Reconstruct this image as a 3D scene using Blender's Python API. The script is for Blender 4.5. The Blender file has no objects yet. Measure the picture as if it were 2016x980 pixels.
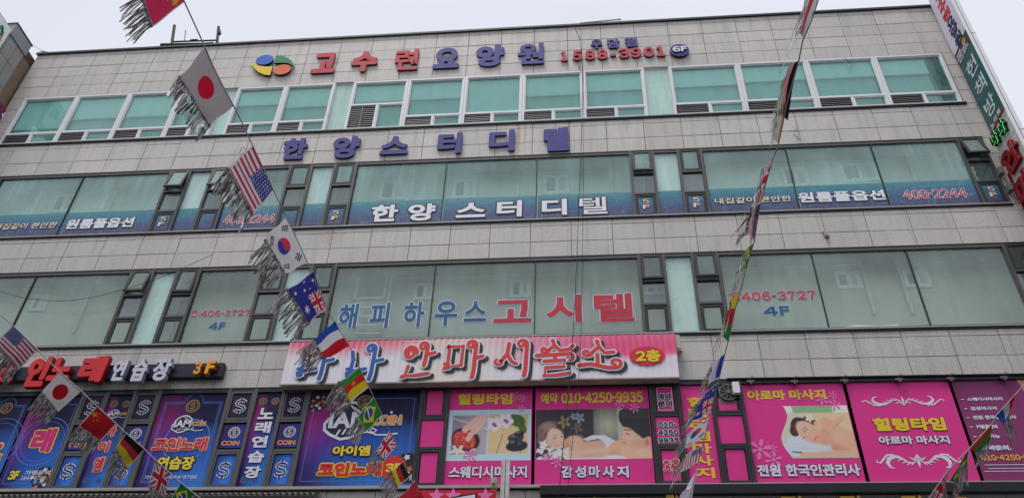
import bpy, bmesh, math, random
import numpy as np
from mathutils import Vector, Matrix
S = bpy.context.scene
COL = S.collection
random.seed(7); np.random.seed(7)

# ------------------------------------------------------------------ camera
F_PX = 1666.23                       # focal length in pixels of the 2016 px wide photograph
CAM = np.array([16.3071, -15.9125, 0.0])
YAW, PITCH, ROLL = -0.1095, 0.6776, 0.0372
cf = np.array([math.sin(YAW)*math.cos(PITCH), math.cos(YAW)*math.cos(PITCH), math.sin(PITCH)])
_r = np.array([math.cos(YAW), -math.sin(YAW), 0.0]); _u = np.cross(_r, cf)
cr = _r*math.cos(ROLL)+_u*math.sin(ROLL); cu = -_r*math.sin(ROLL)+_u*math.cos(ROLL)
cam = bpy.data.cameras.new("camera"); cam.sensor_width = 36; cam.lens = F_PX/2016*36
cam.clip_start = 0.1; cam.clip_end = 3000
co = bpy.data.objects.new("camera", cam); COL.objects.link(co)
M = Matrix(((cr[0], cu[0], -cf[0], CAM[0]), (cr[1], cu[1], -cf[1], CAM[1]), (cr[2], cu[2], -cf[2], CAM[2]), (0, 0, 0, 1)))
co.matrix_world = M
S.camera = co

def ray(x, y): return cf+cr*(x-1008)/F_PX-cu*(y-490)/F_PX
def onY(x, y, Y=0.0):
    d = ray(x, y); return CAM+d*(Y-CAM[1])/d[1]
def onX(x, y, X):
    d = ray(x, y); return CAM+d*(X-CAM[0])/d[0]
def at(x, y, dist): return CAM+ray(x, y)*dist
def T(c, r, x, y): return (504*c+x/4, 245*r+y/4)
def B(bl, tr, Y):                    # a measured rectangle on the upright plane Y
    a = onY(*bl, Y); b = onY(*tr, Y); return (a[0], a[2], b[0], b[2])

# ------------------------------------------------------------------ world, sun, exposure
SUN_EL, SUN_AZ = math.radians(70), math.radians(212)   # azimuth measured from +Y, clockwise
W = bpy.data.worlds.new("World"); S.world = W; W.use_nodes = True
nt = W.node_tree; bg = nt.nodes["Background"]
sky = nt.nodes.new("ShaderNodeTexSky"); sky.sky_type = 'NISHITA'; sky.sun_disc = False
sky.sun_elevation = SUN_EL; sky.sun_rotation = SUN_AZ; sky.dust_density = 4; sky.air_density = 1
mx = nt.nodes.new("ShaderNodeMix"); mx.data_type = 'RGBA'; mx.inputs[0].default_value = 0.90
# the closed pale cloud layer over the sky, a little brighter towards the zenith
tc = nt.nodes.new("ShaderNodeTexCoord"); nz = nt.nodes.new("ShaderNodeTexNoise"); nz.inputs['Scale'].default_value = 1.6; nz.inputs['Detail'].default_value = 3
nt.links.new(tc.outputs['Generated'], nz.inputs['Vector'])
cr_ = nt.nodes.new("ShaderNodeValToRGB"); cr_.color_ramp.elements[0].position = .3; cr_.color_ramp.elements[1].position = .72
cr_.color_ramp.elements[0].color = (5.6, 5.8, 6.5, 1); cr_.color_ramp.elements[1].color = (6.75, 6.85, 7.45, 1)
nt.links.new(nz.outputs['Fac'], cr_.inputs[0])
nt.links.new(sky.outputs[0], mx.inputs[6]); nt.links.new(cr_.outputs[0], mx.inputs[7])
nt.links.new(mx.outputs[2], bg.inputs[0]); bg.inputs[1].default_value = 0.11
sl = bpy.data.lights.new("sun", 'SUN'); sl.energy = 1.5; sl.angle = math.radians(20); sl.color = (1, .97, .93)
so = bpy.data.objects.new("sun", sl); COL.objects.link(so)
sd = Vector((math.sin(SUN_AZ)*math.cos(SUN_EL), math.cos(SUN_AZ)*math.cos(SUN_EL), math.sin(SUN_EL)))
so.rotation_euler = sd.to_track_quat('Z', 'Y').to_euler()
S.view_settings.view_transform = 'Standard'; S.view_settings.look = 'None'
S.view_settings.gamma = 1; S.view_settings.exposure = 0.34
S.cycles.max_bounces = 10; S.cycles.transparent_max_bounces = 16; S.cycles.diffuse_bounces = 4
S.cycles.sample_clamp_indirect = 4

# ------------------------------------------------------------------ materials
def lin(c): 
    c = c/255.0
    return c/12.92 if c <= .04045 else ((c+.055)/1.055)**2.4
KP = 1.42
def pc(r, g, b, k=KP):
    k = min(k, .86/max(lin(r), lin(g), lin(b))); return tuple(max(.004, lin(v)*k) for v in (r, g, b))
MATS = {}
def nodes(m): m.use_nodes = True; return m.node_tree, m.node_tree.nodes, m.node_tree.links, m.node_tree.nodes['Principled BSDF']
def mat(name, col, rough=.6, metal=0., var=.06, scale=3., bump=0., bscale=60., coat=0., spec=.3, rnd=0.):
    if name in MATS: return MATS[name]
    m = bpy.data.materials.new(name); t, n, l, p = nodes(m)
    p.inputs['Roughness'].default_value = rough; p.inputs['Metallic'].default_value = metal
    p.inputs['Coat Weight'].default_value = coat; p.inputs['Specular IOR Level'].default_value = spec
    g = n.new("ShaderNodeNewGeometry"); z = n.new("ShaderNodeTexNoise"); z.inputs['Scale'].default_value = scale; z.inputs['Detail'].default_value = 5
    l.new(g.outputs['Position'], z.inputs['Vector'])
    mr = n.new("ShaderNodeMapRange"); mr.inputs['From Min'].default_value = .3; mr.inputs['From Max'].default_value = .7
    mr.inputs['To Min'].default_value = 1-var; mr.inputs['To Max'].default_value = 1+var
    l.new(z.outputs['Fac'], mr.inputs['Value'])
    v = n.new("ShaderNodeVectorMath"); v.operation = 'SCALE'; v.inputs[0].default_value = col[:3]
    if rnd:
        oi = n.new("ShaderNodeObjectInfo"); m2 = n.new("ShaderNodeMapRange"); m2.inputs['To Min'].default_value = 1-rnd; m2.inputs['To Max'].default_value = 1+rnd
        l.new(oi.outputs['Random'], m2.inputs['Value']); mm = n.new("ShaderNodeMath"); mm.operation = 'MULTIPLY'
        l.new(mr.outputs[0], mm.inputs[0]); l.new(m2.outputs[0], mm.inputs[1]); l.new(mm.outputs[0], v.inputs['Scale'])
    else: l.new(mr.outputs[0], v.inputs['Scale'])
    l.new(v.outputs[0], p.inputs['Base Color'])
    if bump:
        z2 = n.new("ShaderNodeTexNoise"); z2.inputs['Scale'].default_value = bscale; l.new(g.outputs['Position'], z2.inputs['Vector'])
        b = n.new("ShaderNodeBump"); b.inputs['Strength'].default_value = bump; b.inputs['Distance'].default_value = .01
        l.new(z2.outputs['Fac'], b.inputs['Height']); l.new(b.outputs[0], p.inputs['Normal'])
    MATS[name] = m; return m

def granite():
    m = bpy.data.materials.new("granite_tile"); t, n, l, p = nodes(m)
    p.inputs['Roughness'].default_value = .55
    g = n.new("ShaderNodeNewGeometry")
    def noise(scale, det=4, vec=None):
        z = n.new("ShaderNodeTexNoise"); z.inputs['Scale'].default_value = scale; z.inputs['Detail'].default_value = det
        l.new(vec or g.outputs['Position'], z.inputs['Vector']); return z.outputs['Fac']
    def mr(src, a, b, c, d):
        q = n.new("ShaderNodeMapRange"); q.inputs['From Min'].default_value = a; q.inputs['From Max'].default_value = b
        q.inputs['To Min'].default_value = c; q.inputs['To Max'].default_value = d; l.new(src, q.inputs['Value']); return q.outputs[0]
    def mul(a, b):
        q = n.new("ShaderNodeMath"); q.operation = 'MULTIPLY'; l.new(a, q.inputs[0]); l.new(b, q.inputs[1]); return q.outputs[0]
    oi = n.new("ShaderNodeObjectInfo")
    speck = mr(noise(55, 2), .35, .65, .76, 1.24)
    fine = mr(noise(140, 1), .35, .65, .90, 1.10)
    patch = mr(noise(.35, 3), .3, .7, .95, 1.06)
    rn = mr(oi.outputs['Random'], 0, 1, .955, 1.045)
    # rain streaks: noise stretched downwards
    mp = n.new("ShaderNodeMapping"); mp.inputs['Scale'].default_value = (5, 1, .35); l.new(g.outputs['Position'], mp.inputs['Vector'])
    st = mr(noise(1.3, 5, mp.outputs[0]), .50, .74, 1.0, .80)
    f = mul(mul(mul(speck, fine), patch), mul(rn, st))
    base = n.new("ShaderNodeMix"); base.data_type = 'RGBA'
    l.new(mr(noise(.5, 2), .35, .65, 0, 1), base.inputs[0])
    base.inputs[6].default_value = (.55, .515, .48, 1); base.inputs[7].default_value = (.515, .483, .46, 1)
    v = n.new("ShaderNodeVectorMath"); v.operation = 'SCALE'; l.new(base.outputs[2], v.inputs[0]); l.new(f, v.inputs['Scale'])
    last = v.outputs[0]
    sx = n.new("ShaderNodeSeparateXYZ"); l.new(g.outputs['Position'], sx.inputs[0])
    # rust runs and a reddish stain at their own places
    for (x0, z1, w, z0, col, amt) in ((14.62, 17.3, .07, 16.0, (.42, .20, .07, 1), .75), (14.80, 17.3, .05, 16.2, (.42, .24, .12, 1), .45), (14.95, 17.3, .04, 16.3, (.42, .26, .15, 1), .35),
                                      (16.0, 17.3, .05, 16.05, (.45, .26, .10, 1), .6), (17.55, 17.3, .13, 16.9, (.18, .16, .15, 1), .4),
                                      (15.35, 13.8, .55, 12.9, (.42, .27, .24, 1), .35), (9.9, 13.8, .5, 13.1, (.42, .29, .26, 1), .3),
                                      (21.6, 10.4, 1.6, 10.13, (.25, .16, .15, 1), .35), (18.9, 10.4, .9, 10.13, (.26, .17, .16, 1), .25), (23.0, 10.4, .7, 10.13, (.25, .16, .15, 1), .35),
                                      (7.3, 13.3, .5, 12.6, (.44, .36, .33, 1), .2)):
        a = n.new("ShaderNodeMath"); a.operation = 'SUBTRACT'; l.new(sx.outputs[0], a.inputs[0]); a.inputs[1].default_value = x0
        b = n.new("ShaderNodeMath"); b.operation = 'ABSOLUTE'; l.new(a.outputs[0], b.inputs[0])
        mx1 = mr(b.outputs[0], w*.3, w, 1, 0)
        mz = mr(sx.outputs[2], z0, z0+(z1-z0)*.5, 0, 1); mz2 = mr(sx.outputs[2], z1+.02, z1+.03, amt, 0)
        k = mul(mul(mx1, mz), mul(mz2, mr(noise(9, 4), .3, .6, .3, 1)))
        q = n.new("ShaderNodeMix"); q.data_type = 'RGBA'; l.new(k, q.inputs[0]); l.new(last, q.inputs[6]); q.inputs[7].default_value = col; last = q.outputs[2]
    l.new(last, p.inputs['Base Color'])
    bp = n.new("ShaderNodeBump"); bp.inputs['Strength'].default_value = .25; bp.inputs['Distance'].default_value = .004
    l.new(noise(90, 2), bp.inputs['Height']); l.new(bp.outputs[0], p.inputs['Normal'])
    MATS['granite'] = m; return m
GR = granite()

def glass(name, tint, film, famt, gloss, rough=.02):
    """Thin coated glass: tinted see-through, a share of milky film and dust, mirror coat by angle."""
    m = bpy.data.materials.new(name); m.use_nodes = True; t = m.node_tree; n, l = t.nodes, t.links
    n.remove(n['Principled BSDF']); out = n['Material Output']
    tr = n.new("ShaderNodeBsdfTransparent"); tr.inputs[0].default_value = (*tint, 1)
    df = n.new("ShaderNodeBsdfDiffuse"); g = n.new("ShaderNodeNewGeometry")
    z = n.new("ShaderNodeTexNoise"); z.inputs['Scale'].default_value = .55; z.inputs['Detail'].default_value = 4; l.new(g.outputs['Position'], z.inputs['Vector'])
    mp = n.new("ShaderNodeMapping"); mp.inputs['Scale'].default_value = (3, 1, .3); l.new(g.outputs['Position'], mp.inputs['Vector'])
    z2 = n.new("ShaderNodeTexNoise"); z2.inputs['Scale'].default_value = 1.6; z2.inputs['Detail'].default_value = 3; l.new(mp.outputs[0], z2.inputs['Vector'])
    mr2 = n.new("ShaderNodeMapRange"); mr2.inputs['From Min'].default_value = .35; mr2.inputs['From Max'].default_value = .7; mr2.inputs['To Min'].default_value = .84; mr2.inputs['To Max'].default_value = 1.18
    l.new(z2.outputs['Fac'], mr2.inputs['Value'])
    v = n.new("ShaderNodeVectorMath"); v.operation = 'SCALE'; v.inputs[0].default_value = film; l.new(mr2.outputs[0], v.inputs['Scale']); l.new(v.outputs[0], df.inputs[0])
    mr = n.new("ShaderNodeMapRange"); mr.inputs['From Min'].default_value = .3; mr.inputs['From Max'].default_value = .7
    mr.inputs['To Min'].default_value = famt*.55; mr.inputs['To Max'].default_value = famt*1.45; l.new(z.outputs['Fac'], mr.inputs['Value'])
    m1 = n.new("ShaderNodeMixShader"); l.new(mr.outputs[0], m1.inputs[0]); l.new(tr.outputs[0], m1.inputs[1]); l.new(df.outputs[0], m1.inputs[2])
    gl = n.new("ShaderNodeBsdfGlossy"); gl.inputs['Roughness'].default_value = rough; gl.inputs[0].default_value = (.95, 1, 1, 1)
    z3 = n.new("ShaderNodeTexNoise"); z3.inputs['Scale'].default_value = .9; l.new(g.outputs['Position'], z3.inputs['Vector'])
    bp = n.new("ShaderNodeBump"); bp.inputs['Strength'].default_value = .12; bp.inputs['Distance'].default_value = .02; l.new(z3.outputs['Fac'], bp.inputs['Height']); l.new(bp.outputs[0], gl.inputs['Normal'])
    fr = n.new("ShaderNodeLayerWeight"); fr.inputs['Blend'].default_value = .5
    pw = n.new("ShaderNodeMath"); pw.operation = 'POWER'; pw.inputs[1].default_value = 4; l.new(fr.outputs['Facing'], pw.inputs[0])
    ma = n.new("ShaderNodeMath"); ma.operation = 'MULTIPLY_ADD'; ma.inputs[1].default_value = 1-gloss; ma.inputs[2].default_value = gloss; l.new(pw.outputs[0], ma.inputs[0])
    m0 = n.new("ShaderNodeMixShader"); l.new(ma.outputs[0], m0.inputs[0]); l.new(m1.outputs[0], m0.inputs[1]); l.new(gl.outputs[0], m0.inputs[2])
    t2 = n.new("ShaderNodeBsdfTransparent")      # the inner face of the thin pane adds nothing
    m2 = n.new("ShaderNodeMixShader"); l.new(g.outputs['Backfacing'], m2.inputs[0]); l.new(m0.outputs[0], m2.inputs[1]); l.new(t2.outputs[0], m2.inputs[2])
    l.new(m2.outputs[0], out.inputs[0]); MATS[name] = m; return m

def vcol(name="print_ink", rough=.5, trans=0., coat=0.):
    m = bpy.data.materials.new(name); t, n, l, p = nodes(m)
    a = n.new("ShaderNodeVertexColor"); a.layer_name = "Col"; l.new(a.outputs[0], p.inputs['Base Color'])
    p.inputs['Roughness'].default_value = rough; p.inputs['Coat Weight'].default_value = coat; p.inputs['Specular IOR Level'].default_value = .22
    if trans:
        out = n['Material Output']; tl = n.new("ShaderNodeBsdfTranslucent"); l.new(a.outputs[0], tl.inputs[0])
        ms = n.new("ShaderNodeMixShader"); ms.inputs[0].default_value = trans; l.new(p.outputs[0], ms.inputs[1]); l.new(tl.outputs[0], ms.inputs[2]); l.new(ms.outputs[0], out.inputs[0])
    return m
INK = vcol(); CLOTH = vcol("flag_cloth", .45, .25)

# ------------------------------------------------------------------ mesh helpers
class MB:
    def __init__(s): s.v = []; s.f = []; s.m = []
    def box(s, x0, x1, y0, y1, z0, z1, mi=0):
        k = len(s.v); s.v += [(x0, y0, z0), (x1, y0, z0), (x1, y1, z0), (x0, y1, z0), (x0, y0, z1), (x1, y0, z1), (x1, y1, z1), (x0, y1, z1)]
        for q in ((0, 1, 5, 4), (1, 2, 6, 5), (2, 3, 7, 6), (3, 0, 4, 7), (4, 5, 6, 7), (3, 2, 1, 0)): s.f.append([k+i for i in q]); s.m.append(mi)
        return s
    def obox(s, o, ax, ay, az, mi=0):   # box from corner o with edge vectors
        k = len(s.v); o, ax, ay, az = map(np.array, (o, ax, ay, az))
        for c in (0*ax, ax, ax+ay, ay): s.v.append(tuple(o+c))
        for c in (0*ax, ax, ax+ay, ay): s.v.append(tuple(o+c+az))
        for q in ((0, 1, 5, 4), (1, 2, 6, 5), (2, 3, 7, 6), (3, 0, 4, 7), (4, 5, 6, 7), (3, 2, 1, 0)): s.f.append([k+i for i in q]); s.m.append(mi)
        return s
    def quad(s, a, b, c, d, mi=0):
        k = len(s.v); s.v += [tuple(a), tuple(b), tuple(c), tuple(d)]; s.f.append([k, k+1, k+2, k+3]); s.m.append(mi); return s
    def poly(s, pts, y, mi=0):           # flat polygon in the facade plane
        k = len(s.v); s.v += [(p[0], y, p[1]) for p in pts]; s.f.append(list(range(k, k+len(pts)))); s.m.append(mi); return s
    def disc(s, cx, cz, rx, rz, y, n=28, mi=0): return s.poly([(cx+rx*math.cos(2*math.pi*i/n), cz+rz*math.sin(2*math.pi*i/n)) for i in range(n)], y, mi)
    def prism(s, pts, y0, y1, mi=0, ms=None):   # y0 front
        k = len(s.v); n = len(pts); ms = mi if ms is None else ms
        s.v += [(p[0], y0, p[1]) for p in pts]+[(p[0], y1, p[1]) for p in pts]
        s.f.append(list(range(k, k+n))); s.m.append(mi); s.f.append(list(range(k+2*n-1, k+n-1, -1))); s.m.append(ms)
        for i in range(n): j = (i+1) % n; s.f.append([k+j, k+i, k+n+i, k+n+j]); s.m.append(ms)
        return s
    def ring(s, cx, cz, r0, r1, y, n=40, mi=0, ez=1.):
        for i in range(n):
            a, b = 2*math.pi*i/n, 2*math.pi*(i+1)/n
            s.quad(*[(cx+r*math.cos(t), y, cz+ez*r*math.sin(t)) for r, t in ((r0, a), (r1, a), (r1, b), (r0, b))], mi)
        return s
    def ribbon(s, pts, w, y, mi=0):      # flat stroke; w a number or a list of widths
        P = np.array(pts, float); n = len(P); w = [w]*n if np.isscalar(w) else w
        d = np.gradient(P, axis=0); d /= np.linalg.norm(d, axis=1)[:, None]+1e-9; nn = np.stack([-d[:, 1], d[:, 0]], 1)
        for i in range(n-1):
            a, b, c, e = P[i]+nn[i]*w[i]/2, P[i]-nn[i]*w[i]/2, P[i+1]-nn[i+1]*w[i+1]/2, P[i+1]+nn[i+1]*w[i+1]/2
            yy = y-i*2e-6
            s.quad(*[(q[0], yy, q[1]) for q in (a, b, c, e)], mi)
        return s
    def tube(s, pts, r, n=6, mi=0):
        P = np.array(pts, float); k0 = len(s.v)
        for i in range(len(P)):
            d = P[min(i+1, len(P)-1)]-P[max(i-1, 0)]; d /= np.linalg.norm(d)+1e-9
            a = np.cross(d, (0, 0, 1.0)); a = a if np.linalg.norm(a) > .05 else np.cross(d, (1.0, 0, 0)); a /= np.linalg.norm(a); b = np.cross(d, a)
            for j in range(n): t = 2*math.pi*j/n; s.v.append(tuple(P[i]+r*(a*math.cos(t)+b*math.sin(t))))
        for i in range(len(P)-1):
            for j in range(n): s.f.append([k0+i*n+j, k0+i*n+(j+1) % n, k0+(i+1)*n+(j+1) % n, k0+(i+1)*n+j]); s.m.append(mi)
        s.f.append([k0+j for j in range(n)]); s.m.append(mi); s.f.append([k0+(len(P)-1)*n+j for j in range(n-1, -1, -1)]); s.m.append(mi)
        return s
    def build(s, name, mats, parent=None, kind=None):
        me = bpy.data.meshes.new(name); me.from_pydata([tuple(map(float, v)) for v in s.v], [], s.f)
        for m in (mats if isinstance(mats, (list, tuple)) else [mats]): me.materials.append(m)
        if any(s.m): me.polygons.foreach_set("material_index", s.m)
        me.update(); return link(name, me, parent, kind)
def link(name, me, parent=None, kind=None):
    o = bpy.data.objects.new(name, me); COL.objects.link(o)
    if parent is not None: o.parent = parent; o.matrix_parent_inverse = parent.matrix_world.inverted()
    if kind: o["kind"] = kind
    return o
def tag(o, label, cat, group=None):
    o["label"] = label; o["category"] = cat
    if group: o["group"] = group
    return o
def thing(name, label, cat, loc=(0, 0, 0), group=None):
    o = bpy.data.objects.new(name, None); o.empty_display_size = .2; COL.objects.link(o)
    o.location = [float(q) for q in loc]; o.matrix_world = Matrix.Translation([float(q) for q in loc]); return tag(o, label, cat, group)

# lettering -------------------------------------------------------------
_G = {}
def glyph(s, off=.028, solid=False):
    """outline of a string; digits are set one by one from the wide forms so that every 1 has its flag"""
    k = (s, off, solid)
    if k not in _G and any(c.isdigit() for c in s) and (len(s) > 1 or s in '0123456789'):
        V, Fc, N, x, nv = [], [], [], 0., 0
        for c in s:
            if c == ' ': x += .3; continue
            c2 = chr(0xFF10+int(c)) if c.isdigit() else c
            v, f, nn = glyph(c2, off, solid); w = v[:, 0].max()-v[:, 0].min(); v = v.copy()
            tw = max(w, .30) if c.isdigit() else w; v[:, 0] += x-v[:, 0].min()+(tw-w)*.35
            if c == '-': v[:, 1] += .30-(v[:, 1].max()+v[:, 1].min())/2+.07
            if c in 'Ff' : v[:, 1] = (v[:, 1]-v[:, 1].min())*.76/(v[:, 1].max()-v[:, 1].min()+1e-9)
            V.append(v); Fc += [[i+nv for i in q] for q in f]; N += nn; nv += len(v); x += tw+.09
        _G[k] = (np.concatenate(V), Fc, N)
    if k not in _G:
        c = bpy.data.curves.new("t", 'FONT'); c.body = s; c.offset = off; c.resolution_u = 5
        if solid: c.extrude = .5
        o = bpy.data.objects.new("t", c); me = bpy.data.meshes.new_from_object(o)
        v = np.array([q.co[:] for q in me.vertices]).reshape(-1, 3); f = [list(p.vertices) for p in me.polygons]; nz_ = [p.normal.z for p in me.polygons]
        bpy.data.objects.remove(o); bpy.data.curves.remove(c); bpy.data.meshes.remove(me)
        _G[k] = (v, f, nz_)
    return _G[k]
def letters(mb, s, box, Y, off=.028, depth=0., ring=0., mi=0, ms=1, shear=0., frame=None, n=8):
    """Fit string s in box (x0,z0,x1,z1) on plane Y; ring thickens every stroke by that many metres."""
    off = min(off, .02); x0, z0, x1, z1 = box; x0 += ring; x1 -= ring; z0 += ring; z1 -= ring
    v, f, nz_ = glyph(s, off, depth > 0)
    lo, hi = v.min(0), v.max(0)
    a = (v[:, 0]-lo[0])/(hi[0]-lo[0]+1e-9)*(x1-x0)+x0; b = (v[:, 1]-lo[1])/(hi[1]-lo[1]+1e-9)*(z1-z0)+z0
    a = a+shear*(b-z0)
    sh = [(0, 0)] if ring == 0 else [(ring*math.cos(2*math.pi*i/n), ring*math.sin(2*math.pi*i/n)) for i in range(n)]+[(0, 0)]
    for i, (dx, dz) in enumerate(sh):
        k = len(mb.v); e = i*.0004
        d = (.5-v[:, 2])*depth if depth else 0*a
        for q in range(len(a)):
            aa, bb, yy = a[q]+dx, b[q]+dz, Y+d[q]-(e if (not depth or v[q, 2] > 0) else 0)
            mb.v.append((aa, yy, bb) if frame is None else tuple(frame(aa, bb, yy)))
        for q, ff in enumerate(f):
            mb.f.append([k+j for j in ff]); mb.m.append(mi if (not depth or nz_[q] > .5) else ms)
    return mb
def text(parent, s, box, Y, m, outline=None, name="lettering", off=.028, ring=0., shear=0., label=None):
    """flat lettering; outline=(metres, material) or list of them, widest last"""
    ring *= .6; mb = MB(); mats = [m]; outs = [] if outline is None else (outline if isinstance(outline, list) else [outline])
    tot = 0
    for i, (w, om) in enumerate(outs):
        tot += w; bx = (box[0]-tot, box[1]-tot, box[2]+tot, box[3]+tot); mats.append(om)
        letters(mb, s, bx, Y-.006*(len(outs)-1-i), off, 0, ring+tot, mi=i+1, shear=shear)
    letters(mb, s, box, Y-.006*len(outs), off, 0, ring, mi=0, shear=shear)
    o = mb.build(name, mats, parent)
    if label: o["label"] = label
    return o

# printed panels --------------------------------------------------------
def sgrid(x0, x1, z0, z1, Y, nx, nz, fn, name, parent, m=None, ywave=None):
    u, w = np.meshgrid(np.linspace(0, 1, nx), np.linspace(0, 1, nz))
    X = x0+(x1-x0)*u; Z = z0+(z1-z0)*w; YY = Y+(ywave(X, Z) if ywave else 0*X)
    c = np.clip(fn(u, w), 0, 1)
    if name == 'printed_photo':          # print softness and grain
        for ax in (0, 1): c = (np.roll(c, 1, ax)+2*c+np.roll(c, -1, ax))/4
        c = np.clip(c*(1+np.random.RandomState(1).normal(0, .025, c.shape[:2])[..., None]), 0, 1)
    return cgrid(np.stack([X, YY, Z], -1), c, name, parent, m or INK)
def cgrid(P, c, name, parent, m):
    nz, nx = P.shape[:2]; me = bpy.data.meshes.new(name)
    i = np.arange(nz*nx).reshape(nz, nx); q = np.stack([i[:-1, :-1], i[:-1, 1:], i[1:, 1:], i[1:, :-1]], -1).reshape(-1, 4)
    me.vertices.add(nz*nx); me.vertices.foreach_set("co", P.reshape(-1).astype(np.float32))
    me.loops.add(q.size); me.loops.foreach_set("vertex_index", q.reshape(-1).astype(np.int32))
    me.polygons.add(len(q)); me.polygons.foreach_set("loop_start", np.arange(0, q.size, 4, dtype=np.int32)); me.polygons.foreach_set("loop_total", np.full(len(q), 4, np.int32))
    me.update(calc_edges=True); me.validate()
    a = me.color_attributes.new("Col", 'FLOAT_COLOR', 'POINT')
    cc = np.ones((nz*nx, 4), np.float32); cc[:, :3] = c.reshape(-1, 3); a.data.foreach_set("color", cc.reshape(-1))
    me.materials.append(m)
    me.polygons.foreach_set("use_smooth", np.ones(len(q), bool))
    return link(name, me, parent)
def P3(*c): return np.array(pc(*c))
def over(img, mask, col): return img*(1-mask[..., None])+np.array(col)*mask[..., None]
def ell(x, y, cx, cy, rx, ry, rot=0, soft=.06):
    c, s = math.cos(math.radians(rot)), math.sin(math.radians(rot)); dx, dy = x-cx, y-cy
    d = np.sqrt(((dx*c+dy*s)/rx)**2+((-dx*s+dy*c)/ry)**2); return np.clip((1-d)/soft+.5, 0, 1)
def pol(x, y, pts):
    ins = np.zeros(x.shape, bool); n = len(pts)
    for i in range(n):
        (x1, y1), (x2, y2) = pts[i], pts[(i+1) % n]
        if y1 == y2: continue
        ins ^= ((y1 > y) != (y2 > y)) & (x < (x2-x1)*(y-y1)/(y2-y1)+x1)
    return ins.astype(float)
def seg(x, y, a, b, w, soft=.3):
    ax, ay = a; bx, by = b; t = np.clip(((x-ax)*(bx-ax)+(y-ay)*(by-ay))/((bx-ax)**2+(by-ay)**2+1e-9), 0, 1)
    d = np.hypot(x-ax-t*(bx-ax), y-ay-t*(by-ay)); return np.clip((w/2-d)/(w*soft)+.5, 0, 1)
def rect(x, y, x0, y0, x1, y1): return ((x >= x0) & (x <= x1) & (y >= y0) & (y <= y1)).astype(float)
# ------------------------------------------------------------------ setting
grd = mat("asphalt", (.055, .055, .057), .9, bump=.4)
pav = mat("paving", (.28, .27, .26), .85, bump=.3, scale=8)
MB().box(-600, 600, -600, 600, -1.9, -1.6).build("ground", mat("ground_soil", (.2, .19, .18), .95), kind="structure")
MB().box(-200, 200, -17.2, -3.2, -1.595, -1.59).build("road", grd, kind="structure")
MB().box(-200, 200, -3.2, 0, -1.6, -1.47).box(-200, 200, -21, -17.2, -1.6, -1.47).build("pavement", pav, kind="structure")

# far side of the street behind the camera, unseen, added to shade lower floors
op = MB().box(-60, 70, -34, -21, -1.6, 13.2)
for r in range(4):
    for c in range(52): op.box(-59+2.5*c, -57.4+2.5*c, -20.99, -20.95, 2.3+3*r, 3.9+3*r, 1)
op.build("unseen_opposite_row", [mat("render_cream", (.34, .33, .30), .85), mat("far_glass", (.06, .08, .09), .2)], kind="structure")

# ------------------------------------------------------------------ the building
bld = thing("commercial_building", "long six storey shop building clad in pale granite tiles with bands of green windows", "building", (13, 0, -1.6))
wallm = mat("concrete_backing", (.17, .16, .15), .95)
dark = mat("window_frame_dark", (.075, .066, .066), .45, var=.15, spec=.5)
darkg = mat("window_frame_green", (.028, .036, .036), .4, var=.15)
greyf = mat("window_frame_grey", (.10, .105, .10), .5, var=.12)
light_strip = mat("sill_metal", (.36, .35, .35), .4, .3)
white = mat("white_frame", (.76, .76, .78), .4, var=.04)
black = mat("black_gasket", (.012, .013, .013), .5)
XL, XR = -1.05, 27.15
core = MB()
for z0, z1 in ((19.42, 21.50), (16.03, 17.33), (12.57, 13.77), (9.14, 10.34), (5.6, 6.84)):
    core.box(XL+.02, XR-.02, .03, .28, z0+.01, z1-.01)
    core.box(XL+.1, XR-.1, .28, 6, z0+.12, z0+.45)             # floor slab behind it
for z0, z1 in ((17.33, 19.42), (13.77, 16.03), (10.34, 12.57), (6.84, 9.14)):
    core.box(26.44, XR-.02, .03, .28, z0, z1)
    core.box(XL+.02, -.64, .03, .28, z0, z1)
core.box(XL+.02, XR-.02, .03, 11, -1.6, 5.6)
core.box(XL+.02, XR-.02, 5, 11, 5.6, 21.3).box(XL+.02, XL+.2, .28, 5, 5.6, 21.3).box(XR-.2, XR-.02, .28, 5, 5.6, 21.3).box(XL+.02, XR-.02, .28, 5, 21.1, 21.3)
core.build("wall", wallm, bld)

_TM = {}
def tile_mesh(w, h):
    k = (round(w, 3), round(h, 3))
    if k not in _TM:
        w2, h2, c = w/2-.006, h/2-.006, .004; mb = MB()
        P = lambda a, b, y: (a, y, b)
        o = [(-w2, -h2), (w2, -h2), (w2, h2), (-w2, h2)]; i = [(-w2+c, -h2+c), (w2-c, -h2+c), (w2-c, h2-c), (-w2+c, h2-c)]
        mb.v = [P(a, b, .03) for a, b in o]+[P(a, b, c) for a, b in o]+[P(a, b, 0) for a, b in i]
        mb.f = [[8, 9, 10, 11]]
        for q in range(4): r = (q+1) % 4; mb.f += [[4+q, 4+r, 8+r, 8+q], [q, r, 4+r, 4+q]]
        mb.m = [0]*len(mb.f)
        me = bpy.data.meshes.new("tile"); me.from_pydata(mb.v, [], mb.f); me.materials.append(GR); me.update(); _TM[k] = (me, mb)
    return _TM[k]
def tile(x0, x1, z0, z1):
    o = link("tile", tile_mesh(x1-x0, z1-z0)[0], bld); o.location = Vector(((x0+x1)/2, random.uniform(-.004, .003), (z0+z1)/2))-bld.location
    o.rotation_euler = (random.uniform(-.006, .006), 0, random.uniform(-.004, .004))
    o.matrix_parent_inverse = Matrix.Identity(4)
small = MB()
def stile(x0, x1, z0, z1):
    v = tile_mesh(x1-x0, z1-z0)[1]; k = len(small.v); y = random.uniform(-.003, .003)
    small.v += [(a+(x0+x1)/2, b+y, c+(z0+z1)/2) for a, b, c in v.v]; small.f += [[k+i for i in f] for f in v.f]; small.m += v.m
xs = [XL]+list(range(0, 27))+[XR]
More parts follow.
